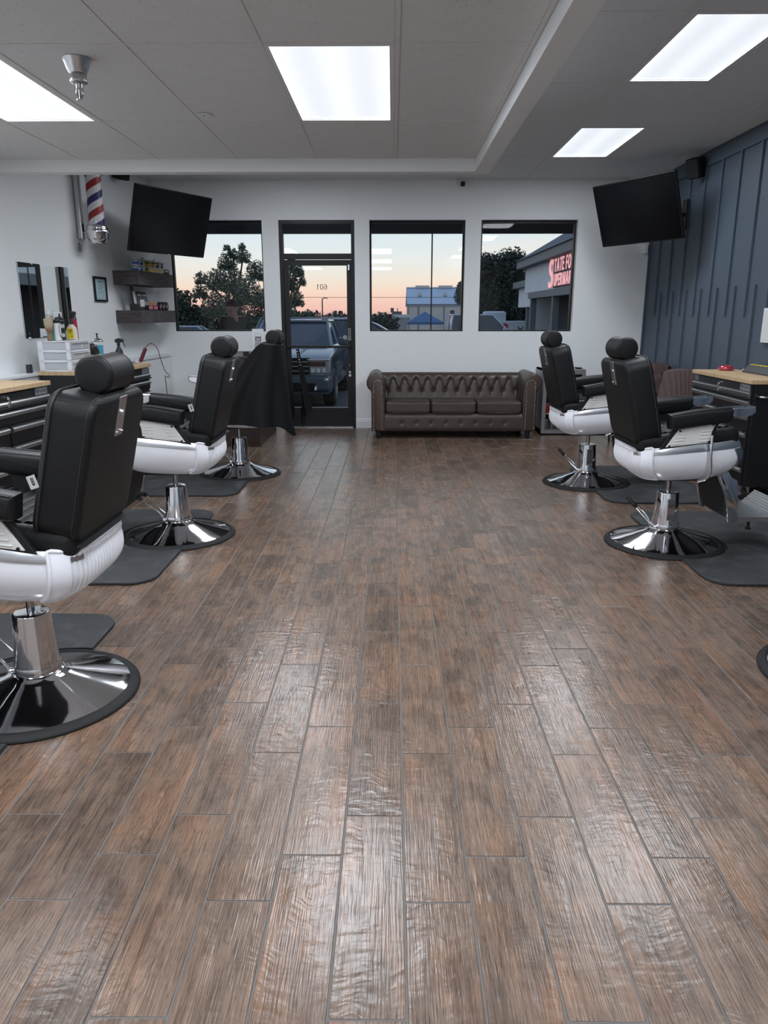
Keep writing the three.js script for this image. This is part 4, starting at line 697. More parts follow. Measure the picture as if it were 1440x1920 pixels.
// ------------------------------------------------------------------ on the far left cabinet
{
  const Y = 0.936;
  const org = thing('drawer_organizer', 'white three-tier plastic drawer organizer on the tool cabinet', 'organizer', onLeft(2.94, 0.28, Y), -BETA);   // front is local +x
  const W = 0.28, L = 0.37, H = 0.25, n = 3, hh = H / n, post = 0.022;
  const fr = phys({ color: rgb(0.75, 0.77, 0.80), roughness: 0.35, transmission: 0.45, thickness: 0 }), haze = fr;
  for (let k = 0; k < n; k++) {
    const y = k * hh;
    part('tier_frame', join(box(W, 0.012, L, 0, y + 0.006, 0), box(W, 0.008, L, 0, y + hh - 0.004, 0), ...[1, -1].flatMap((a) => [1, -1].map((b) => rb(a > 0 ? 0.034 : 0.045, hh, post, 0.003, a * (W / 2 - (a > 0 ? 0.017 : 0.0225)), y + hh / 2, b * (L / 2 - post / 2))))), M.whitePlastic, org);
    const d = part('drawer', join(bx(-W / 2 + 0.02, W / 2 + 0.004, y + 0.014, y + 0.018, -L / 2 + 0.024, L / 2 - 0.024), bx(W / 2 - 0.002, W / 2 + 0.004, y + 0.014, y + hh - 0.014, -L / 2 + 0.024, L / 2 - 0.024), bx(-W / 2 + 0.02, W / 2, y + 0.014, y + hh - 0.012, -L / 2 + 0.010, -L / 2 + 0.013), bx(-W / 2 + 0.02, W / 2, y + 0.014, y + hh - 0.012, L / 2 - 0.013, L / 2 - 0.010)), haze, org);
    part('drawer_lip', rb(0.018, 0.006, L * 0.8, 0.002, W / 2 + 0.010, y + hh - 0.016, 0), M.whitePlastic, d);
    part('drawer_divider', box(0.004, hh - 0.03, 0.006, W / 2 + 0.006, y + hh / 2, -0.03), M.whitePlastic, d);
    part('contents', [rb(0.15, 0.022, 0.24, 0.006, 0.02, y + 0.031, 0.02), rb(0.17, 0.02, 0.26, 0.006, 0.02, y + 0.03, 0.02), rb(0.15, 0.025, 0.22, 0.006, 0.0, y + 0.032, 0.03)][k], std([rgb(0.2, 0.2, 0.23), rgb(0.12, 0.2, 0.45), rgb(0.3, 0.29, 0.3)][k], 0.6), d);
  }
  const T = Y + H + 0.001;
  const P = (s, off) => onLeft(s, off, T);
  { const t = thing('hairspray_can', 'tall teal spray can with clear cap, leftmost on the organizer', 'can', P(2.99, 0.20)); part('can', lathe([[0, 0], [0.03, 0], [0.032, 0.004], [0.032, 0.10], [0, 0.10]], 24), std(rgb(0.13, 0.42, 0.36), 0.35), t); part('sleeve', lathe([[0, 0.10], [0.032, 0.10], [0.032, 0.205], [0.026, 0.215], [0, 0.215]], 24), std(rgb(0.50, 0.47, 0.42), 0.3, 0.4), t); part('clear_cap', lathe([[0.031, 0.205], [0.031, 0.262], [0.028, 0.266], [0, 0.266]], 24), M.glass, t); part('nozzle', cyl(0.01, 0.01, 0.03, 12, 0, 0.23, 0), M.trimWhite, t); }
  { const t = thing('neck_brush', 'barber neck brush with wooden handle and tan bristles', 'brush', P(3.08, 0.235)); part('handle', lathe([[0, 0], [0.017, 0], [0.019, 0.01], [0.012, 0.05], [0.014, 0.068], [0.028, 0.085], [0.030, 0.100], [0, 0.100]], 20), std(rgb(0.26, 0.13, 0.065), 0.5), t); part('bristles', lathe([[0, 0.098], [0.029, 0.098], [0.034, 0.13], [0.037, 0.175], [0.034, 0.182], [0, 0.186]], 24), std(rgb(0.44, 0.37, 0.26), 0.9), t); }
  { const t = thing('white_bottle', 'slim white bottle with black pump cap on the organizer', 'bottle', P(3.02, 0.278)); part('bottle', lathe([[0, 0], [0.026, 0], [0.028, 0.004], [0.028, 0.135], [0.022, 0.145], [0, 0.146]], 24), std(0xffffff, 0.4, 0, { map: canvasTex(128, 128, (g) => { g.fillStyle = '#d8d9da'; g.fillRect(0, 0, 128, 128); g.fillStyle = '#303236'; for (let i = 0; i < 8; i++) g.fillRect(70, 20 + i * 11, 30 - (i % 3) * 6, 4); g.beginPath(); g.arc(30, 60, 12, 0, 7); g.lineWidth = 3; g.strokeStyle = '#303236'; g.stroke(); }) }), t); part('cap', lathe([[0, 0.145], [0.025, 0.145], [0.025, 0.172], [0.012, 0.180], [0.010, 0.192], [0, 0.193]], 20), dark, t); }
  { const t = thing('green_bottle', 'dark olive bottle with pointed black nozzle on the organizer', 'bottle', P(2.945, 0.268)); part('bottle', lathe([[0, 0], [0.031, 0], [0.033, 0.004], [0.033, 0.165], [0.028, 0.172], [0, 0.172]], 24), std(0xffffff, 0.4, 0, { map: canvasTex(128, 128, (g) => { g.fillStyle = '#25282a'; g.fillRect(0, 0, 128, 128); g.fillStyle = '#7e8779'; g.fillRect(0, 0, 128, 34); g.fillStyle = '#5d6a34'; g.fillRect(0, 96, 128, 26); g.fillStyle = '#b8bab8'; for (const y of [44, 56, 68, 80]) { g.fillRect(8, y, 26, 5); g.fillRect(60, y, 30, 5); } g.fillStyle = '#c4543a'; g.fillRect(4, 100, 22, 16); }) }), t); part('nozzle', lathe([[0, 0.170], [0.030, 0.170], [0.030, 0.186], [0.010, 0.196], [0.004, 0.226], [0, 0.226]], 20), dark, t); }
  { const t = thing('product_carton', 'dark carton with white top behind the bottles', 'box', P(2.865, 0.225), 0.2); part('carton', rb(0.07, 0.185, 0.06, 0.003, 0, 0.0925, 0), std(rgb(0.06, 0.065, 0.06), 0.6), t); part('white_lid', rb(0.062, 0.05, 0.055, 0.004, -0.01, 0.21, 0.01), M.trimWhite, t); }
  { const t = thing('lotion_bottle', 'cream lotion bottle with yellow label on the organizer', 'bottle', P(2.865, 0.325), -0.35); part('bottle', at(poly([[-0.045, 0], [0.045, 0], [0.048, 0.004], [0.046, 0.085], [0.034, 0.112], [0.016, 0.122], [0.016, 0.132], [-0.016, 0.132], [-0.016, 0.122], [-0.034, 0.112], [-0.046, 0.085], [-0.048, 0.004]], 0.04, 0.008, 2), 0, 0, 0), std(rgb(0.68, 0.63, 0.53), 0.35), t); part('label', at(poly(roundRect(0.068, 0.086, 0.014, 4), 0.002), 0, 0.055, 0.0208), std(rgb(0.74, 0.60, 0.03), 0.5), t); part('print', join(...[0.086, 0.074, 0.06].map((y, i) => box(0.05 - 0.01 * i, 0.005, 0.0008, 0, y, 0.0222)), box(0.01, 0.012, 0.0008, 0.015, 0.032, 0.0222)), dark, t); part('cap', cyl(0.015, 0.013, 0.045, 16, 0, 0.152, 0), dark, t); }
  { const t = thing('spray_bottle', 'crimson spray bottle with black trigger on the organizer', 'bottle', P(2.775, 0.30), -0.4); part('bottle', at(poly([[-0.03, 0], [0.03, 0], [0.028, 0.12], [0.024, 0.165], [0.012, 0.178], [-0.012, 0.178], [-0.024, 0.165], [-0.028, 0.12]], 0.042, 0.008, 2), 0, 0, 0), std(rgb(0.36, 0.02, 0.055), 0.35), t); part('trigger', join(cyl(0.012, 0.012, 0.03, 12, 0, 0.19, 0), at(poly([[-0.028, 0], [0.022, 0], [0.034, 0.01], [0.03, 0.034], [-0.02, 0.04], [-0.034, 0.02]], 0.024, 0.004), 0, 0.205, 0), at(rb(0.009, 0.045, 0.014, 0.003), 0.028, 0.19, 0, 0, 0, 0.35)), dark, t); part('label_band', box(0.034, 0.06, 0.001, 0.004, 0.075, 0.0215), std(rgb(0.62, 0.45, 0.47), 0.5), t); }
  // disinfectant jar
  { const t = thing('disinfectant_jar', 'glass jar of blue disinfectant on the tool cabinet', 'jar', onLeft(2.41, 0.33, Y)); part('liquid', cyl(0.046, 0.046, 0.185, 28, 0, 0.098, 0), phys({ color: rgb(0.10, 0.52, 0.72), roughness: 0.15, transmission: 0.35, thickness: 0 }), t); part('glass', at(new THREE.CylinderGeometry(0.050, 0.050, 0.225, 28, 1, true), 0, 0.1125, 0), M.glass, t); part('lid', lathe([[0, 0.262], [0.012, 0.260], [0.016, 0.252], [0.03, 0.246], [0.050, 0.234], [0.052, 0.222], [0, 0.222]], 28), M.steel, t); part('lift_rod', join(cyl(0.006, 0.006, 0.03, 10, 0, 0.272, 0), ball(0.010, 0, 0.29, 0, 12)), dark, t); part('comb', box(0.02, 0.16, 0.004, 0.005, 0.095, 0.0475), dark, t); }
  { const t = thing('water_spray_bottle', 'black water spray bottle behind the large headrest', 'bottle', onLeft(2.16, 0.42, Y), -0.3); part('bottle', lathe([[0, 0], [0.035, 0], [0.037, 0.004], [0.037, 0.12], [0.014, 0.165], [0.014, 0.18], [0, 0.18]], 24), dark, t); part('trigger', join(cyl(0.015, 0.015, 0.03, 12, 0, 0.19, 0), at(poly([[-0.03, 0], [0.045, 0.004], [0.062, 0.016], [0.055, 0.034], [0.0, 0.042], [-0.036, 0.028]], 0.026, 0.005), 0, 0.203, 0), tube([[0.05, 0.215, 0], [0.06, 0.19, 0], [0.075, 0.165, 0]], 0.005, 8, 6)), dark, t); }
  { const t = thing('hair_dryer', 'black hair dryer beside the white organizer', 'hair dryer', onLeft(2.68, 0.42, Y), 1.7); part('barrel', at(lathe([[0, -0.09], [0.028, -0.09], [0.034, -0.08], [0.042, 0.0], [0.038, 0.06], [0.02, 0.085], [0, 0.088]], 24), 0, 0.15, 0, 0, 0, 0.9), dark, t); part('handle', tube([[0.005, 0.13, 0], [0.02, 0.07, 0], [0.05, 0.02, 0]], 0.019, 14, 10), dark, t); part('stand', lathe([[0, 0], [0.05, 0], [0.05, 0.012], [0.04, 0.016], [0, 0.018]], 24), dark, t); part('grille_ring', at(new THREE.TorusGeometry(0.030, 0.004, 8, 24), -0.055, 0.195, 0, 0, Math.PI / 2, 0.9), M.steel, t); }
  { const t = thing('hair_clipper', 'dark red hair clipper with looping red cord', 'clipper', [0, 0, 0]); const c = onLeft(2.02, 0.56, Y), d = onLeft(1.93, 0.66, 0);
    part('body', at(rb(0.036, 0.15, 0.034, 0.014, 0, 0.085, 0, 3), c[0], c[1] + 0.005, c[2], 0, 0.3, -0.42), M.red, t);
    part('blade_head', at(rb(0.05, 0.03, 0.03, 0.006), c[0] - 0.03, c[1] + 0.018, c[2], 0, 0.3, -0.42), M.steel, t);
    const e = [c[0] + 0.068, c[1] + 0.158, c[2]];
    part('cord', tube([e, [e[0] + 0.05, e[1] + 0.035, e[2] - 0.01], [e[0] + 0.10, e[1] + 0.0, e[2] - 0.02], [e[0] + 0.13, e[1] - 0.12, e[2] - 0.03], [e[0] + 0.17, e[1] - 0.24, e[2] - 0.03], [e[0] + 0.205, e[1] - 0.275, e[2] - 0.03], [e[0] + 0.195, e[1] - 0.30, e[2] - 0.03], [e[0] + 0.165, e[1] - 0.28, e[2] - 0.03], [e[0] + 0.165, e[1] - 0.36, e[2] - 0.03], [e[0] + 0.165, e[1] - 0.55, e[2] - 0.05], [e[0] + 0.16, 0.30, e[2] - 0.02], [e[0] + 0.15, 0.10, e[2]], [e[0] + 0.14, 0.008, e[2] - 0.1]], 0.0042, 120, 6), std(rgb(0.10, 0.012, 0.016), 0.5), t); }
  solo('power_adapter', 'small black adapter on the ledge behind the organizer', 'adapter', rb(0.04, 0.07, 0.04, 0.006, 0, 0.035, 0), dark, onLeft(3.19, 0.085, 0.927), [0, -BETA, 0]);
}

// ------------------------------------------------------------------ on the right cabinet and wall
{
  const Y = 0.931;
  const t = thing('red_trimmer_case', 'glossy red domed case on the right tool cabinet', 'case', [2.905, Y, -6.64]);
  part('dome', lathe([[0, 0], [0.055, 0], [0.062, 0.006], [0.064, 0.018], [0.056, 0.034], [0.040, 0.044], [0.0, 0.048]], 28), phys({ color: rgb(0.36, 0.012, 0.035), roughness: 0.18, clearcoat: 1 }), t);
  part('hinge', rb(0.03, 0.012, 0.012, 0.003, 0.06, 0.02, 0), M.steel, t);
  const r = thing('guard_rack', 'long black rack with yellow tabs on the right cabinet', 'rack', [2.99, Y, -6.08], -Math.PI / 2);
  part('tray', at(poly([[-0.05, 0], [0.035, 0], [0.035, 0.012], [-0.015, 0.062], [-0.05, 0.062]], 0.72, 0.003), 0, 0, 0, 0, -Math.PI / 2, 0), std(rgb(0.045, 0.047, 0.052), 0.5), r);
  for (let i = 0; i < 9; i++) part('yellow_tab', rb(0.05, 0.005, 0.03, 0.001, -0.32 + i * 0.08, 0.0645, -0.035), std(rgb(0.74, 0.60, 0.05), 0.5), r);
  solo('oil_bottle', 'small white oil bottle at the end of the black rack', 'bottle', lathe([[0, 0], [0.012, 0], [0.013, 0.016], [0.009, 0.022], [0, 0.022]], 16), M.trimWhite, [2.985, Y, -6.475]);
  const n = thing('wall_notice', 'white framed notice at the right picture edge on the navy wall', 'picture', [XR - 0.02, 1.315, -6.17], -Math.PI / 2);
  part('frame', rb(0.46, 0.275, 0.014, 0.003, 0, 0, 0.007), M.trimWhite, n);
  part('sheet', rb(0.42, 0.235, 0.004, 0.001, 0, 0, 0.0145), std(rgb(0.62, 0.63, 0.62), 0.6), n);
  const s1 = thing('wall_speaker', 'black speaker high on the navy wall beside the television', 'speaker', [XR - 0.10, 2.80, -8.02], -0.95);
  part('cabinet', rb(0.15, 0.19, 0.13, 0.02, 0, 0, 0), M.black, s1, null, [0.3, 0, 0]); part('grille', rb(0.135, 0.175, 0.012, 0.01, 0, 0, 0.066), M.rubber, s1, null, [0.3, 0, 0]); part('bracket', rb(0.04, 0.04, 0.12, 0.006, 0.02, 0.02, -0.08), M.black, s1);
  const s2 = thing('wall_speaker', 'black speaker just below the low ceiling edge on the left wall', 'speaker', onLeft(1.0, 0.10, 2.865), 0.9);
  part('cabinet', rb(0.15, 0.16, 0.13, 0.02, 0, 0, 0), M.black, s2, null, [0.35, 0, 0]); part('grille', rb(0.135, 0.145, 0.012, 0.01, 0, 0, 0.066), M.rubber, s2, null, [0.35, 0, 0]); part('bracket', rb(0.04, 0.04, 0.10, 0.006, 0, 0.02, -0.07), M.black, s2);
  const m = thing('motion_sensor', 'small white sensor box in the corner below the right television', 'sensor', [3.03, 2.16, ZB + 0.022], 0);
  part('housing', rb(0.055, 0.11, 0.042, 0.01, 0, 0, 0), M.trimWhite, m); part('lens', rb(0.04, 0.035, 0.006, 0.003, 0, -0.025, 0.021), M.whitePlastic, m);
}
// ------------------------------------------------------------------ ceiling fixtures
{
  const t = thing('fire_sprinkler', 'chrome fire sprinkler hanging from the low ceiling', 'sprinkler', [-1.472, HD, -3.88]);
  part('escutcheon', lathe([[0.066, 0.0], [0.064, -0.004], [0.050, -0.040], [0.040, -0.060], [0.036, -0.062], [0, -0.06]], 32), M.aluminium, t);
  part('cup', lathe([[0, -0.058], [0.037, -0.058], [0.037, -0.088], [0.040, -0.092], [0.038, -0.100], [0.026, -0.104], [0, -0.104]], 32), M.steel, t);
  const h = part('sprinkler_head', join(cyl(0.013, 0.016, 0.02, 12, 0, -0.113, 0), tube([[0.012, -0.12, 0], [0.015, -0.145, 0], [0.004, -0.168, 0]], 0.004, 10, 6), tube([[-0.012, -0.12, 0], [-0.015, -0.145, 0], [-0.004, -0.168, 0]], 0.004, 10, 6), cyl(0.006, 0.004, 0.05, 8, 0, -0.145, 0)), M.darkChrome, t);
  part('deflector', cyl(0.018, 0.018, 0.003, 16, 0, -0.172, 0), M.darkChrome, h);
  const d = thing('ceiling_disc', 'flat white round cover plate in the low ceiling', 'cover', [-1.124, HD - 0.004, -4.885]);
  part('plate', lathe([[0, 0], [0.046, 0], [0.048, 0.003], [0.045, 0.006], [0, 0.006]], 32), M.trimWhite, d); part('center_pin', cyl(0.006, 0.005, 0.004, 10, 0.0, -0.002, 0), M.steel, d);
  const c = thing('security_camera', 'small white and black camera at the top of the end wall', 'camera', [0.79, 2.90, ZB + 0.001]);
  part('mount', rb(0.045, 0.06, 0.03, 0.006, -0.02, 0.0, 0.015), M.trimWhite, c); part('arm', cyl(0.008, 0.008, 0.05, 10, 0.0, -0.005, 0.045, Math.PI / 2), M.trimWhite, c); part('camera_body', rb(0.05, 0.05, 0.06, 0.012, 0.028, -0.022, 0.075), M.black, c); part('lens', cyl(0.014, 0.014, 0.01, 16, 0.028, -0.022, 0.107, Math.PI / 2), M.blackGloss, c);
}

// ------------------------------------------------------------------ outside: walkway, canopy, parking lot
{
  const walk = struct('floor_outside', 'concrete walkway and asphalt parking lot outside', 'ground');
  const asphalt = dataTex(512, 512, (u, v) => { const k = 0.20 + 0.05 * vnoise(u * 128, v * 128, 128, 128) + 0.05 * fbm(u * 5, v * 5, 3); return [k, k, k * 1.06]; });
  const am = std(0xffffff, 0.9, 0, { map: asphalt });
  part('walkway', metreUV(bx(-14, 14, -0.32, -0.03, -12.0, ZB - WT)), std(rgb(0.20, 0.19, 0.185), 0.85), walk);
  part('kerb', bx(-14, 14, -0.5, -0.05, -12.15, -12.0), std(rgb(0.26, 0.25, 0.24), 0.85), walk);
  const g = grid(1, 1, (u, v) => [lerp(-90, 90, u), lerp(-0.3, -0.3, v), lerp(-12.15, -20, v)]), g2 = grid(1, 1, (u, v) => [lerp(-90, 90, u), lerp(-0.3, -1.7, v), lerp(-20, -105, v)]), g3 = grid(1, 1, (u, v) => [lerp(-260, 260, u), -1.7 - 0.5 * v, lerp(-105, -300, v)]);
  part('asphalt', metreUV(join(g, g2, g3), 0.4), am, walk);
  const can = thing('walkway_canopy', 'dark canopy over the walkway outside the windows', 'canopy');
  part('underside', bx(-14, 14, 2.625, 2.68, -12.33, ZB - WT), std(rgb(0.028, 0.024, 0.024), 0.7), can);
  part('fascia', bx(-14, 14, 2.62, 3.05, -12.40, -12.33), std(rgb(0.06, 0.055, 0.055), 0.7), can);
  part('roof', at(box(28, 0.06, 3.4), 0, 3.5, -11.0, 0.28), std(rgb(0.10, 0.10, 0.11), 0.8), can);
  part('upper_wall', bx(-14, XL - WT - 0.01, -0.3, 3.3, ZB - WT, ZB), M.wallPlain, can);
  const post = thing('steel_post', 'thin steel post standing before the blue canopy tent', 'post', [0.612, -0.05, -12.28]);
  part('shaft', cyl(0.011, 0.011, 2.67, 10, 0, 1.335, 0), std(rgb(0.03, 0.028, 0.03), 0.5), post); part('flange', cyl(0.05, 0.05, 0.02, 16, 0, 0.01, 0), M.black, post);
}

// ------------------------------------------------------------------ vehicles (forward is local +x, ground at local y = 0)
const tyre = std(rgb(0.012, 0.012, 0.013), 0.8), autoGlass = std(rgb(0.020, 0.034, 0.055), 0.06), headGlass = std(rgb(0.42, 0.44, 0.47), 0.15, 0.4);
function prism(lower, upper, y0, y1) {   // loft from one xz rectangle to another: [x0, x1, halfwidth]
  const [a, b, w] = lower, [c, d, v] = upper, P = [[a, y0, -w], [b, y0, -w], [b, y0, w], [a, y0, w], [c, y1, -v], [d, y1, -v], [d, y1, v], [c, y1, v]];
  const F = [[0, 4, 5, 1], [1, 5, 6, 2], [2, 6, 7, 3], [3, 7, 4, 0], [4, 7, 6, 5], [0, 1, 2, 3]], pos = [];
  for (const [i, j, k, l] of F) pos.push(...P[i], ...P[k], ...P[j], ...P[i], ...P[l], ...P[k]);
  for (let i = 0; i < pos.length; i += 9) { /* outward winding */ }
  const g = new THREE.BufferGeometry(); g.setAttribute('position', new THREE.Float32BufferAttribute(pos, 3)); g.computeVertexNormals(); return g;
}
function wheelGeo(r, w) { return at(lathe([[0, -w / 2], [r * 0.62, -w / 2], [r * 0.66, -w / 2 - 0.006], [r * 0.94, -w / 2], [r, -w * 0.38], [r, w * 0.38], [r * 0.94, w / 2], [r * 0.66, w / 2 + 0.006], [r * 0.62, w / 2], [0, w / 2]], 28), 0, 0, 0, Math.PI / 2); }
function rimGeo(r, w) { return at(join(lathe([[0, w / 2 + 0.004], [r * 0.18, w / 2 + 0.006], [r * 0.22, w / 2 - 0.01], [r * 0.5, w / 2 - 0.02], [r * 0.62, w / 2 + 0.006]], 24), ...Array.from({ length: 5 }, (_, i) => at(box(r * 0.5, 0.012, r * 0.12), Math.cos(i * 1.2566) * r * 0.34, w / 2, Math.sin(i * 1.2566) * r * 0.34, 0, -i * 1.2566, 0))), 0, 0, 0, Math.PI / 2); }
function vehicle({ name, label, pos, turn, paint, prof, W, wheels, wr, cabin, panes, extra }) {
  const t = thing(name, label, 'car', pos, turn);
  const body = part('body', poly(prof, W, 0.07, 3), paint, t);
  const [lo, up, y0, y1] = cabin;
  const cab = part('cabin', prism(lo, up, y0, y1), autoGlass, t);
  part('roof', rb(up[1] - up[0] + 0.10, 0.055, up[2] * 2 + 0.06, 0.026, (up[0] + up[1]) / 2, y1 + 0.008, 0, 3), paint, cab);
  // pillars
  for (const s of [-1, 1]) {
    const pil = (x0, x1, r) => part('pillar', tube([[x0, y0 - 0.01, s * lo[2] * 0.985], [x1, y1, s * up[2] * 0.985]], r, 4, 6), paint, cab);
    pil(lo[1], up[1], 0.035); pil(lo[0], up[0], 0.045); for (const k of panes) pil(lerp(lo[0], lo[1], k), lerp(up[0], up[1], k), 0.03);
  }
  for (const x of wheels) for (const s of [-1, 1]) { const w = part('wheel', wheelGeo(wr, 0.22), tyre, t, [x, wr, s * (W / 2 - 0.11)]); part('rim', rimGeo(wr, 0.22), M.aluminium, w, null, [0, s > 0 ? 0 : Math.PI, 0]); }
  for (const s of [-1, 1]) { const mx = lo[1] - 0.22; part('side_mirror', rb(0.09, 0.15, 0.20, 0.03, mx, y0 + 0.10, s * (W / 2 + 0.10)), paint, t); }
  if (extra) extra(t, body, cab);
  return t;
}
const arch = (x, r, y0) => { const p = []; for (let i = 0; i <= 8; i++) { const a = Math.PI * i / 8; p.push([x + r * Math.cos(Math.PI - a) * -1 * -1, y0 + r * Math.sin(a)]); } return p; };
{
  // blue-grey pickup parked nose-in before the door
  const paint = phys({ color: rgb(0.085, 0.125, 0.175), roughness: 0.28, metalness: 0.25, clearcoat: 0.8, clearcoatRoughness: 0.08 });
  vehicle({ name: 'pickup_truck', label: 'blue-grey pickup parked nose-in outside the glass door', pos: [-1.98, -0.3, -16.05], turn: -Math.PI / 2 - 0.02, paint, W: 1.84, wheels: [1.45, -1.55], wr: 0.35,
    prof: [[2.36, 0.30], [2.40, 0.45], [2.40, 0.80], [2.34, 0.93], [2.20, 1.0], [1.1, 1.10], [0.95, 1.12], [-2.4, 1.12], [-2.45, 0.45], ...arch(-1.55, 0.42, 0.33), ...arch(1.45, 0.42, 0.33)],
    cabin: [[-1.0, 1.05, 0.82], [-0.75, 0.28, 0.66], 1.09, 1.56], panes: [0.42],
    extra: (t) => {
      part('grille', rb(0.05, 0.30, 1.10, 0.02, 2.385, 0.80, 0), M.black, t);
      for (const y of [0.72, 0.80, 0.88]) part('grille_bar', rb(0.03, 0.022, 1.06, 0.006, 2.41, y, 0), M.darkChrome, t);
      for (const s of [-1, 1]) { const h = part('headlight', rb(0.10, 0.26, 0.40, 0.03, 2.355, 0.79, s * 0.70), headGlass, t); part('lamp_cell', join(...[-0.1, 0, 0.1].map((z) => rb(0.04, 0.09, 0.08, 0.01, 2.40, 0.73, s * 0.70 + z))), M.chrome, h); part('lamp_brow', rb(0.06, 0.03, 0.40, 0.01, 2.40, 0.915, s * 0.70), M.steel, h); part('turn_lamp', rb(0.04, 0.09, 0.30, 0.02, 2.395, 0.84, s * 0.68), std(rgb(0.10, 0.05, 0.04), 0.2), h); }
      part('bumper', rb(0.16, 0.30, 1.80, 0.06, 2.37, 0.50, 0, 3), paint, t);
      part('lower_intake', rb(0.05, 0.14, 1.30, 0.02, 2.44, 0.44, 0), M.black, t);
      part('hood_crease', join(at(rb(1.2, 0.02, 0.05, 0.008), 1.62, 1.062, 0.36, 0, 0.07, -0.09), at(rb(1.2, 0.02, 0.05, 0.008), 1.62, 1.062, -0.36, 0, -0.07, -0.09)), paint, t);
      for (const s of [-1, 1]) part('roof_rail', rb(0.95, 0.025, 0.03, 0.01, -0.23, 1.605, s * 0.55), M.black, t);
    } });
  // dark suv further back, seen over the window sill
  vehicle({ name: 'sport_utility_vehicle', label: 'dark blue utility vehicle behind the middle window sill', pos: [-1.55, -0.32, -20.3], turn: 0.02, paint: phys({ color: rgb(0.035, 0.055, 0.09), roughness: 0.25, metalness: 0.3, clearcoat: 0.9 }), W: 1.85, wheels: [1.4, -1.4], wr: 0.36,
    prof: [[2.3, 0.30], [2.34, 0.60], [2.25, 0.86], [1.2, 1.0], [-2.2, 1.08], [-2.3, 0.55], ...arch(-1.4, 0.43, 0.33), ...arch(1.4, 0.43, 0.33)], cabin: [[-2.1, 1.85, 0.84], [-1.8, 0.85, 0.62], 1.0, 1.62], panes: [0.3, 0.58],
    extra: (t) => { for (const s of [-1, 1]) part('window_trim', tube([[1.80, 1.05, s * 0.86], [1.35, 1.36, s * 0.77], [0.85, 1.57, s * 0.67], [-0.4, 1.605, s * 0.66], [-1.6, 1.58, s * 0.66]], 0.018, 40, 6), M.chrome, t); } });
  // pale long pickup across the lot
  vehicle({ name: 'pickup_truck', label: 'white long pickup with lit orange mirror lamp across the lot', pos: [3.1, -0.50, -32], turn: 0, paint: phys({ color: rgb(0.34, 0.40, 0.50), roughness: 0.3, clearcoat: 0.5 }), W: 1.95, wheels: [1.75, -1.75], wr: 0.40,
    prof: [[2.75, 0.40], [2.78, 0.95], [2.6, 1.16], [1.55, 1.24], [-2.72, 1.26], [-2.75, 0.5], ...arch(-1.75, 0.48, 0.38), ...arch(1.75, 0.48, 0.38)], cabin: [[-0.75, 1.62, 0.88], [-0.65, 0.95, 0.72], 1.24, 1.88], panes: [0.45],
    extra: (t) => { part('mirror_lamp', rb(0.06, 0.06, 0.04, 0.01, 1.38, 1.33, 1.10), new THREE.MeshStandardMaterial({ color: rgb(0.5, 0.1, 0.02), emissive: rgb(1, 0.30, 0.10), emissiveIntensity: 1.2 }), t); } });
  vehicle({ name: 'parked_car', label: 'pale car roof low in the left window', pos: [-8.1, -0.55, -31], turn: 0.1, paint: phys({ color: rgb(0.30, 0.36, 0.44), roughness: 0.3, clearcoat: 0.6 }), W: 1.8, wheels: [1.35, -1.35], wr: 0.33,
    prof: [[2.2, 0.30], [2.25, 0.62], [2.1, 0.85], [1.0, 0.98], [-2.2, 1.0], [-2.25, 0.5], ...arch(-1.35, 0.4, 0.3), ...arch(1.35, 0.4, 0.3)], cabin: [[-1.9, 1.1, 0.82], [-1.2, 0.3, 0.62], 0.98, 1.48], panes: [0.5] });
}

// ------------------------------------------------------------------ trees
function tree(name, label, x, y, z, h, blobs, leafColor, count, leaf, seed, droop = 0) {
  const t = thing(name, label, 'tree', [x, y, z], 0), r = rng(seed), bark = std(rgb(0.05, 0.04, 0.032), 0.9);
  part('trunk', tube([[0, 0, 0], [0.12, h * 0.2, 0.05], [-0.05, h * 0.42, 0], [0.1, h * 0.62, 0.05]], h * 0.022, 16, 8), bark, t);
  blobs.forEach(([bx0, by, bz, br], i) => { if (i < 7) part('branch', tube([[0, h * (0.25 + 0.04 * i), 0], [bx0 * 0.5, lerp(h * 0.35, by, 0.6), bz * 0.5], [bx0, by, bz]], h * 0.008, 10, 5), bark, t); });
  const cols = [0, 1].map((k) => leafColor.clone().multiplyScalar(k ? 1.35 : 0.8)), out = [[], []], vol = blobs.reduce((a, b) => a + b[3] ** 2, 0);
  for (const [cx, cy, cz, br] of blobs) {
    const n = Math.round(count * br * br / vol);
    for (let i = 0; i < n; i++) {
      const u = r() * 2 - 1, a = r() * 6.283, q = Math.sqrt(1 - u * u), k = br * Math.pow(r(), 0.45), p = [cx + k * q * Math.cos(a), cy + k * u * 0.9 - droop * r() * (1 - Math.abs(u)) * br, cz + k * q * Math.sin(a)];
      const e = new THREE.Euler(r() * 6.28, r() * 6.28, r() * 6.28), L = leaf * (0.6 + r() * 0.9), w = L * (droop ? 0.32 : 0.55);
      const A = V3(-L / 2, 0, 0).applyEuler(e), B = V3(0, w / 2, 0).applyEuler(e), C = V3(L / 2, 0, 0).applyEuler(e), D = V3(0, -w / 2, 0).applyEuler(e), o = out[r() < 0.5 ? 0 : 1];
      for (const v of [A, B, C, A, C, D]) o.push(p[0] + v.x, p[1] + v.y, p[2] + v.z);
    }
  }
  out.forEach((o, k) => { const g = new THREE.BufferGeometry(); g.setAttribute('position', new THREE.Float32BufferAttribute(o, 3)); g.computeVertexNormals(); const f = part('foliage', g, std(cols[k], 0.8, 0, { side: THREE.DoubleSide }), t); f.userData.kind = 'stuff'; });
  return t;
}
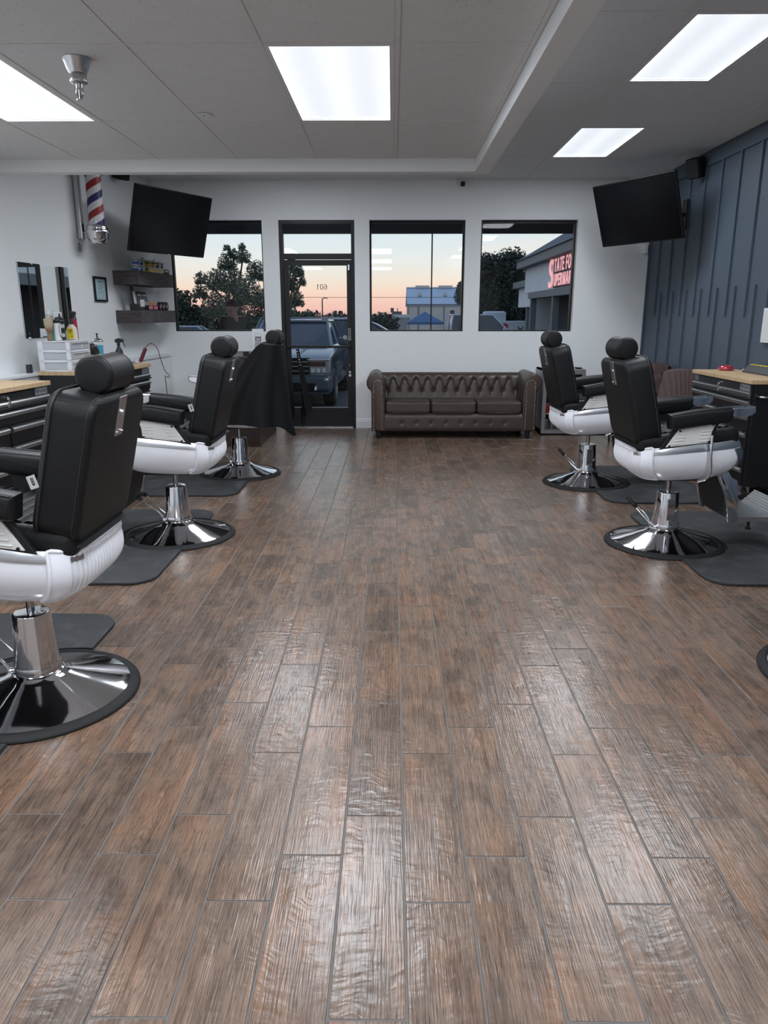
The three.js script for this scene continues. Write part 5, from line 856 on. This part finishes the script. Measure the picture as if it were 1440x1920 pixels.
{
  const rb_ = (seed, n, w, y0, y1, br) => { const r = rng(seed); return Array.from({ length: n }, () => { const k = r(), y = lerp(y0, y1, k); return [(r() - 0.5) * 2 * w * (1 - 0.45 * Math.abs(k - 0.35)), y, (r() - 0.5) * 1.6, br * (0.6 + 0.7 * r())]; }); };
  const green = rgb(0.085, 0.115, 0.085), darkg = rgb(0.026, 0.040, 0.034);
  const px = (z, bx0, by0, list) => list.map(([a, b, r], i) => { const k = 1448 / -z; return [(a - 736) / k - bx0, 1.4 + (590 - b) / k - by0, ((i * 0.37) % 1 - 0.5) * 1.6, r / k]; });   // crown lobes as read off the photograph, turned into metres at the tree's distance
  tree('pepper_tree', 'large feathery tree filling the left window', -8.05, -0.65, -40, 5.4, px(-40, -8.05, -0.65, [[425, 493, 20], [440, 480, 11], [463, 486, 15], [480, 510, 22], [410, 527, 24], [385, 525, 13], [372, 548, 15], [440, 530, 27], [472, 550, 28], [400, 572, 28], [440, 580, 34], [482, 592, 28], [430, 470, 7], [462, 470, 7], [492, 560, 20]]), green, 17000, 0.17, 31, 0.8);
  tree('pepper_tree', 'drooping tree at the left of the glass door', -5.0, -0.6, -36, 4.6, px(-36, -5.0, -0.6, [[545, 498, 14], [560, 510, 12], [570, 530, 8], [543, 530, 17], [556, 560, 15], [540, 578, 18], [572, 592, 10], [555, 596, 14], [528, 515, 15], [525, 560, 18]]), green, 8000, 0.15, 32, 1.2);
  tree('dark_tree', 'dark dense tree at the far left of the left window', -12.1, -0.6, -41, 4.4, rb_(5, 18, 1.7, 0.9, 3.3, 0.85), darkg, 9000, 0.22, 33);
  tree('dark_tree', 'tall dark tree beside the supermarket in the right window', 8.1, -1.0, -62, 8.2, rb_(6, 30, 2.0, 1.6, 6.4, 1.15), darkg, 30000, 0.22, 34);
  tree('dark_tree', 'smaller dark tree rising behind the supermarket roof', 11.0, -1.0, -66, 7.8, rb_(7, 18, 1.6, 2.0, 6.2, 1.05), darkg, 16000, 0.24, 35);
  tree('dark_tree', 'sliver of tree at the right edge of the middle window', 9.2, -1.5, -95, 9.0, rb_(8, 12, 0.9, 4.0, 7.5, 0.8), darkg, 8000, 0.26, 36);
  // low hedge line at the lot's far side
  for (const [x, z, w, s, lab] of [[-12, -60, 7, 41, 'low dark hedge behind the left window trees'], [-4.4, -75, 4.2, 42, 'low hedge behind the door tree']]) {
    const r = rng(s), blobs = Array.from({ length: 12 }, (_, i) => [lerp(-w, w, i / 11), 1.1 + r() * 0.9, 0, 1.0 + r() * 0.4]);
    tree('hedge', lab, x, -1.1, z, 1.6, blobs, darkg, 7000, 0.34, s + 9);
  }
}

// ------------------------------------------------------------------ buildings
{
  // grey metal warehouse
  const t = thing('warehouse', 'grey metal warehouse with blue ribbed roof', 'building', [9.6, -1.7, -140]), wallM = std(rgb(0.42, 0.42, 0.42), 0.7), roofM = std(rgb(0.36, 0.44, 0.56), 0.6), W = 13.6;
  part('wall', box(W, 4.9, 14, 0, 2.45, -7), wallM, t);
  const roof = part('roof', at(box(W + 0.4, 0.15, 8.3), 0, 6.35, -3.6, 0.42), roofM, t);
  part('roof', at(box(W + 0.4, 0.15, 8.3), 0, 6.35, -10.6, -0.42), roofM, t);
  for (let i = 0; i < 34; i++) part('roof_rib', at(box(0.06, 0.10, 8.25), -W / 2 + i * W / 33, 6.45, -3.6, 0.42), roofM, roof);
  for (const x of [-4.0, 0.35]) part('ridge_vent', box(2.6, 0.5, 1.0, x, 8.15, -7.1), wallM, t);
  for (const x of [-4.6, 0.1]) part('roof_hatch', box(0.55, 0.55, 0.6, x, 6.75, -3.4), wallM, t);
  part('eave_trim', box(W + 0.4, 0.16, 0.2, 0, 4.86, 0.15), std(rgb(0.09, 0.10, 0.11), 0.6), t);
  for (const x of [-W / 2, -4.9, -0.3]) part('downpipe', box(0.14, 4.8, 0.14, x, 2.4, 0.08), std(rgb(0.10, 0.11, 0.12), 0.6), t);
  const w = part('office_window', box(1.0, 1.0, 0.1, 1.2, 3.5, 0.05), M.trimWhite, t); part('pane', box(0.85, 0.85, 0.06, 1.2, 3.5, 0.1), autoGlass, w);
  part('roller_door', box(2.2, 2.4, 0.1, -0.4, 2.0, 0.05), std(rgb(0.36, 0.39, 0.42), 0.6), t);
  // low building left of it
  const b = thing('low_building', 'long low building with white fascia and rooftop unit', 'building', [0.3, -1.7, -115]);
  part('wall', box(7.0, 2.8, 8, -1.2, 1.4, -4), std(rgb(0.20, 0.215, 0.24), 0.8), b); part('fascia', box(7.2, 0.45, 8.2, -1.2, 2.9, -4), std(rgb(0.40, 0.45, 0.50), 0.6), b);
  part('rooftop_unit', box(1.5, 0.45, 1.2, 0.35, 3.35, -2), std(rgb(0.06, 0.065, 0.075), 0.7), b); part('rooftop_unit', box(0.5, 0.65, 0.8, -0.35, 3.75, -2), std(rgb(0.06, 0.065, 0.08), 0.7), b); part('vent_stack', cyl(0.10, 0.10, 0.55, 12, 0.45, 3.8, -2), M.steel, b);
  // blue canopy tent
  const c = thing('canopy_tent', 'blue pop-up canopy tent in front of the warehouse', 'tent', [3.35, -1.30, -80]);
  const tb = std(rgb(0.035, 0.10, 0.23), 0.7, 0, { side: THREE.DoubleSide });
  const apex = [0, 3.0, 0], cs = [[-1.85, 1.95, 1.85], [1.85, 1.95, 1.85], [1.85, 1.95, -1.85], [-1.85, 1.95, -1.85]];
  cs.forEach((p, i) => { const q = cs[(i + 1) % 4], g = new THREE.BufferGeometry(); g.setAttribute('position', new THREE.Float32BufferAttribute([...p, ...q, ...apex, p[0], p[1] - 0.22, p[2], q[0], q[1] - 0.22, q[2], ...q, p[0], p[1] - 0.22, p[2], ...q, ...p], 3)); g.computeVertexNormals(); part('roof_panel', g, tb, c); });
  for (const p of cs) part('leg', cyl(0.03, 0.03, 1.9, 8, p[0] * 0.97, 0.95, p[2] * 0.97), M.steel, c);
  // supermarket: facade faces the left, text runs toward the camera
  const XS = 8.5, z0 = -50.2, z1 = -22, s = thing('supermarket', 'supermarket with slanted roof and lit red sign', 'building');
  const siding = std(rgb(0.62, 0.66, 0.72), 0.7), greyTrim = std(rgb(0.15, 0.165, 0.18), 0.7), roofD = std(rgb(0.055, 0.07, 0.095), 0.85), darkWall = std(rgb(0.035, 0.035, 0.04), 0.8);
  part('sign_wall', bx(XS, XS + 0.4, 2.72, 4.25, z0, z1), siding, s);
  for (let i = 0; i < 40; i++) part('siding_batten', bx(XS - 0.02, XS, 2.74, 4.22, z0 + 0.25 + i * 0.62, z0 + 0.29 + i * 0.62), siding, s);
  part('eave_fascia', bx(XS - 0.5, XS + 0.5, 4.22, 4.66, z0 - 0.5, z1), greyTrim, s);
  part('lower_beam', bx(XS - 0.05, XS + 0.45, 2.35, 2.72, z0 + 1.6, z1), greyTrim, s);
  const rg = new THREE.BufferGeometry(); { const A = [XS - 0.6, 4.66, z0 - 0.6], B = [XS - 0.6, 4.66, z1], C = [XS + 3.2, 6.95, z1], D = [XS + 3.2, 6.95, z0 + 2.6], E = [XS + 7, 4.66, z0 - 0.6]; rg.setAttribute('position', new THREE.Float32BufferAttribute([...A, ...B, ...C, ...A, ...C, ...D, ...A, ...D, ...E], 3)); rg.computeVertexNormals(); }
  roofD.side = THREE.DoubleSide; part('roof', rg, roofD, s);
  part('store_wall', bx(XS + 2.0, XS + 2.2, -0.9, 4.2, z0 + 0.5, z1), darkWall, s); part('end_wall', bx(XS + 0.4, XS + 7, -0.9, 4.4, z0, z0 + 0.3), siding, s);
  part('porch_ceiling', bx(XS + 0.4, XS + 2.2, 2.7, 2.8, z0 + 0.3, z1), darkWall, s);
  for (const z of [z0 + 2.2, -41.5, -35, -28]) part('column', bx(XS + 0.02, XS + 0.36, -0.9, 2.4, z - 0.18, z + 0.18), greyTrim, s);
  const glowM = new THREE.MeshStandardMaterial({ color: rgb(0.5, 0.5, 0.45), emissive: rgb(1.0, 0.92, 0.74), emissiveIntensity: 0.8 });
  const door = part('store_door', bx(XS + 1.9, XS + 2.0, -0.8, 1.9, -41.6, -37.8), autoGlass, s);
  part('door_post', bx(XS + 1.86, XS + 1.95, -0.8, 1.95, -40.1, -39.95), M.aluminium, door); part('door_light', bx(XS + 1.84, XS + 1.9, 1.45, 1.75, -41.2, -40.4), glowM, door);
  part('ice_chest', bx(XS + 1.2, XS + 1.9, -0.8, 0.95, -38.6, -37.4), std(rgb(0.36, 0.40, 0.46), 0.5), s);
  const pinkM = new THREE.MeshStandardMaterial({ color: rgb(0.8, 0.32, 0.34), roughness: 0.5, emissive: rgb(1.0, 0.50, 0.54), emissiveIntensity: 0.62 }), redEdge = std(rgb(0.25, 0.01, 0.02), 0.5);
  part('sign_board', bx(XS - 0.06, XS, 2.76, 4.2, -41.15, -32.8), std(rgb(0.035, 0.022, 0.03), 0.7), s);
  const spell = (str, size, z, y, sx) => { let c0 = 0; for (const ch of str) { if (ch !== ' ') { const g = text3(ch, size, 0.02); g.scale(sx, 1, 1); g.computeBoundingBox(); const x0 = g.boundingBox.min.x, wide = g.boundingBox.max.x - x0; g.translate(-x0, 0, 0); at(g, 0, 0, 0, 0, -Math.PI / 2, 0); g.translate(XS - 0.08, y, z + c0); part('sign_letter', g, pinkM, s); c0 += wide + 0.11; } else c0 += 0.30; } };
  spell('S', 1.42, -42.25, 2.80, 1.35); spell('TATE FOOD', 0.66, -40.85, 3.54, 1.0); spell('UPERMARKET', 0.60, -40.85, 2.84, 1.0);
  // far supermarket wing
  part('far_wing', bx(XS + 0.6, XS + 4, 1.9, 3.2, z0 - 6, z0 - 0.3), siding, s); part('far_wing_eave', bx(XS + 0.2, XS + 4, 3.2, 3.6, z0 - 6.3, z0 - 0.3), greyTrim, s); part('far_wing_post', bx(XS + 0.65, XS + 0.9, -1, 1.9, z0 - 3, z0 - 2.7), greyTrim, s);
  // white trailer with a heart
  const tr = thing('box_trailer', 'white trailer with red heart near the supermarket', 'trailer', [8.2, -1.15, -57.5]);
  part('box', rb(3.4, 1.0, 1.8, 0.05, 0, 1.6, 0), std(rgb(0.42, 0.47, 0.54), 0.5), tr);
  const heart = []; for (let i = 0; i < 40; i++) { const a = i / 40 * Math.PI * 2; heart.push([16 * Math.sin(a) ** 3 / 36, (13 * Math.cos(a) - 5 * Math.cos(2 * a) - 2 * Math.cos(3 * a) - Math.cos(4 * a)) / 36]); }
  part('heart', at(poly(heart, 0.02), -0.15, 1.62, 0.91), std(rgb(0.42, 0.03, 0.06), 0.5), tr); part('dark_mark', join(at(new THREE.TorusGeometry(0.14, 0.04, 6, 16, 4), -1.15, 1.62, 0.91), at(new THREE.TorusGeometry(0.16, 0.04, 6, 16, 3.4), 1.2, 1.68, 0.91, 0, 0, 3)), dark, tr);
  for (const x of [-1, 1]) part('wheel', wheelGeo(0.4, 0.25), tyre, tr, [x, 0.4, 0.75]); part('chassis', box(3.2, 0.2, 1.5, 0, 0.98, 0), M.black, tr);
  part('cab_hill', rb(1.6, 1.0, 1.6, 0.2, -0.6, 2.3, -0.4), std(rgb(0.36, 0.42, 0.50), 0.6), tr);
  // accessible parking sign that the mirror catches
  const pk = thing('parking_sign', 'blue accessible parking sign reflected in the wall mirror', 'sign', [7.6, -0.45, -29.0], -1.1);
  part('pole', cyl(0.03, 0.03, 2.2, 8, 0, 1.1, 0), M.steel, pk);
  part('plate', box(0.34, 0.72, 0.012, 0, 1.86, 0.035), std(0xffffff, 0.5, 0, { map: canvasTex(128, 256, (g) => { g.fillStyle = '#1f3f8f'; g.fillRect(0, 0, 128, 256); g.strokeStyle = '#c9d3e6'; g.lineWidth = 5; g.strokeRect(5, 5, 118, 160); g.strokeRect(5, 174, 118, 76); g.lineWidth = 8; g.beginPath(); g.arc(62, 92, 26, -0.4, 3.6); g.stroke(); g.beginPath(); g.moveTo(56, 36); g.lineTo(58, 76); g.lineTo(82, 76); g.lineTo(92, 108); g.stroke(); g.fillStyle = '#c9d3e6'; g.beginPath(); g.arc(56, 28, 8, 0, 7); g.fill(); g.fillRect(20, 128, 88, 7); g.fillRect(28, 142, 70, 7); for (const y of [190, 208, 226]) g.fillRect(20, y, 88, 8); }) }), pk);
  // street lamp and overhead wire
  const lp = thing('street_lamp', 'slim street lamp seen through the glass door', 'lamp', [-6.35, -1.4, -70]);
  part('pole', cyl(0.06, 0.05, 4.2, 8, 0, 2.1, 0), M.black, lp); part('arm', tube([[0, 4.15, 0], [0.15, 4.25, 0], [0.5, 4.22, 0]], 0.04, 8, 6), M.black, lp);
  const ut = thing('utility_poles', 'utility poles carrying a wire across the sky', 'poles', [0, 0, 0]);
  part('pole', cyl(0.12, 0.1, 6, 8, -45, 0.6, -72), M.black, ut); part('pole', cyl(0.12, 0.1, 6, 8, 45, 0.6, -72), M.black, ut);
  part('wire', tube([[-45, 3.3, -72], [-20, 3.02, -72], [0, 2.95, -72], [20, 3.02, -72], [45, 3.3, -72]], 0.018, 60, 5), M.black, ut);
}

// ------------------------------------------------------------------ person outside the left window, seen from behind
{
  const cap = (p, a, b, ra, rb2) => { const ax = b[0] - a[0], ay = b[1] - a[1], az = b[2] - a[2], px = p[0] - a[0], py = p[1] - a[1], pz = p[2] - a[2], t = clamp((px * ax + py * ay + pz * az) / (ax * ax + ay * ay + az * az)); return Math.hypot(px - ax * t, py - ay * t, pz - az * t) - lerp(ra, rb2, t); };
  const smin = (ds, k) => { let s = 0; for (const d of ds) s += Math.exp(-d / k); return -k * Math.log(s); };
  function surf(f, c, half, res) {
    const mc = new MarchingCubes(res, M.black, false, false, 60000), n = mc.size, h = n / 2;
    mc.isolation = 0;
    for (let z = 0; z < n; z++) for (let y = 0; y < n; y++) for (let x = 0; x < n; x++) mc.field[z * n * n + y * n + x] = -f([c[0] + (x - h) / h * half, c[1] + (y - h) / h * half, c[2] + (z - h) / h * half]);
    mc.update();
    const k = mc.count * 3, pos = new Float32Array(k), nor = new Float32Array(k);
    for (let i = 0; i < k; i += 3) { for (let j = 0; j < 3; j++) { pos[i + j] = mc.positionArray[i + j] * half + c[j]; nor[i + j] = mc.normalArray[i + j]; } }
    const g = new THREE.BufferGeometry(); g.setAttribute('position', new THREE.BufferAttribute(pos, 3)); g.setAttribute('normal', new THREE.BufferAttribute(nor, 3)); return g;
  }
  const arms = [-1, 1].map((s) => [[s * 0.175, 1.33, 0], [s * 0.225, 1.07, -0.01], [s * 0.215, 0.84, 0.06]]);
  const legs = [-1, 1].map((s) => [[s * 0.085, 0.84, 0], [s * 0.095, 0.46, 0.01], [s * 0.10, 0.08, -0.03], [s * 0.115, 0.035, 0.12]]);
  const torso = (p, e = 0) => { const q = [p[0], p[1], p[2] * 1.35]; return [cap(q, [-0.07, 0.88, 0], [0.07, 0.88, 0], 0.125 + e, 0.125 + e), cap(q, [0, 0.9, 0], [0, 1.12, 0], 0.145 + e, 0.15 + e), cap(q, [-0.08, 1.22, 0], [0.08, 1.22, 0], 0.13 + e, 0.13 + e), cap(q, [-0.15, 1.345, 0], [0.15, 1.345, 0], 0.062 + e, 0.062 + e)]; };
  const upper = (p, e = 0) => arms.map(([a, b]) => cap(p, a, b, 0.055 + e, 0.044 + e)), fore = (p, e = 0) => arms.map(([, b, c]) => cap(p, b, c, 0.042 + e, 0.028 + e));
  const leg = (p, e = 0) => legs.flatMap(([a, b, c]) => [cap(p, a, b, 0.092 + e, 0.062 + e), cap(p, b, c, 0.058 + e, 0.040 + e)]);
  const head = (p) => { const q = [p[0] * 1.12, p[1], p[2]]; return smin([cap(q, [0, 1.545, -0.01], [0, 1.535, 0.02], 0.092, 0.085), cap(q, [0, 1.475, 0.045], [0, 1.46, 0.055], 0.052, 0.045), cap(p, [0, 1.36, -0.015], [0, 1.46, -0.005], 0.062, 0.056), cap(p, [0, 1.515, 0.095], [0, 1.495, 0.118], 0.012, 0.016), cap(p, [-0.082, 1.535, 0], [-0.086, 1.505, 0], 0.014, 0.010), cap(p, [0.082, 1.535, 0], [0.086, 1.505, 0], 0.014, 0.010)], 0.008) + 0.012 * Math.exp(-(((Math.abs(p[0]) - 0.034) / 0.016) ** 2 + ((p[1] - 1.54) / 0.012) ** 2)) * (p[2] > 0.05 ? 1 : 0) + 0.005 * Math.exp(-((p[0] / 0.028) ** 2 + ((p[1] - 1.462) / 0.005) ** 2)) * (p[2] > 0.05 ? 1 : 0); };
  const hand = (s) => { const [, , w] = arms[s > 0 ? 1 : 0], P = [w[0], w[1] - 0.075, w[2] + 0.012]; const bones = [[[w[0], w[1], w[2]], P, 0.027, 0.024]];
    [[-0.028, 0.070], [-0.010, 0.080], [0.009, 0.076], [0.027, 0.060]].forEach(([dz, L]) => { const k0 = [P[0], P[1] - 0.012, P[2] + dz], k1 = [P[0] - s * 0.006, P[1] - 0.012 - L * 0.55, P[2] + dz + 0.006], k2 = [P[0] - s * 0.022, P[1] - 0.012 - L, P[2] + dz + 0.008]; bones.push([k0, k1, 0.0088, 0.008], [k1, k2, 0.008, 0.0066]); });
    const t0 = [w[0], w[1] - 0.03, w[2] + 0.03], t1 = [w[0] - s * 0.012, w[1] - 0.065, w[2] + 0.055], t2 = [w[0] - s * 0.018, w[1] - 0.095, w[2] + 0.058]; bones.push([t0, t1, 0.011, 0.0095], [t1, t2, 0.0095, 0.0075]);
    return (p) => smin(bones.map(([a, b, r0, r1]) => cap(p, a, b, r0, r1)), 0.004); };
  const skin = std(rgb(0.26, 0.165, 0.14), 0.6), shirt = std(rgb(0.010, 0.011, 0.014), 0.8), denim = std(rgb(0.02, 0.025, 0.04), 0.85);
  const t = thing('person', 'person in black cap and black shirt standing outside the left window', 'person', [-2.395, -0.03, -11.55], -Math.PI / 2 - 0.5);
  const body = join(surf((p) => smin([...torso(p), ...upper(p), ...fore(p), ...leg(p), cap(p, [0, 1.34, -0.01], [0, 1.46, -0.005], 0.058, 0.055)], 0.02), [0, 0.85, 0], 0.88, 96), surf(head, [0, 1.50, 0.01], 0.17, 64), surf(hand(-1), [-0.215, 0.76, 0.07], 0.13, 56), surf(hand(1), [0.215, 0.76, 0.07], 0.13, 56));
  part('body', body, skin, t);
  part('shirt', surf((p) => Math.max(smin([...torso(p, 0.016), ...upper(p, 0.018)], 0.02), 0.80 - p[1], p[1] - 1.40 + 0.10 * Math.max(0, 0.10 - Math.abs(p[0])), 1.12 - p[1] > 0 && Math.abs(p[0]) > 0.19 ? 1.12 - p[1] : -1), [0, 1.1, 0], 0.36, 80), shirt, t);
  part('trousers', surf((p) => Math.max(smin([...leg(p, 0.014), torso(p, 0.012)[0]], 0.015), p[1] - 0.93, 0.07 - p[1]), [0, 0.5, 0], 0.48, 80), denim, t);
  for (const s of [-1, 1]) part('shoe', at(rb(0.09, 0.085, 0.26, 0.035, 0, 0.043, 0.05, 3), s * 0.105, 0, 0), M.black, t);
  const crown = at(new THREE.SphereGeometry(0.102, 24, 12, 0, 6.284, 0, Math.PI * 0.52), 0, 0, 0); crown.scale(0.93, 0.92, 1.08);
  const c = part('cap', crown, std(rgb(0.030, 0.012, 0.018), 0.8, 0, { side: THREE.DoubleSide }), t, [0, 1.557, 0.0], [-0.08, 0, 0]);
  part('brim', at(poly([...Array.from({ length: 13 }, (_, i) => { const a = Math.PI * i / 12; return [0.088 * Math.cos(a), 0.115 * Math.sin(a)]; })], 0.006), 0, -0.002, 0.06, Math.PI / 2 - 0.15), shirt, c);
  part('strap_arc', at(new THREE.TorusGeometry(0.035, 0.003, 6, 20, Math.PI), 0, 0.0, -0.104), shirt, c);
}
renderer.render(scene, camera);
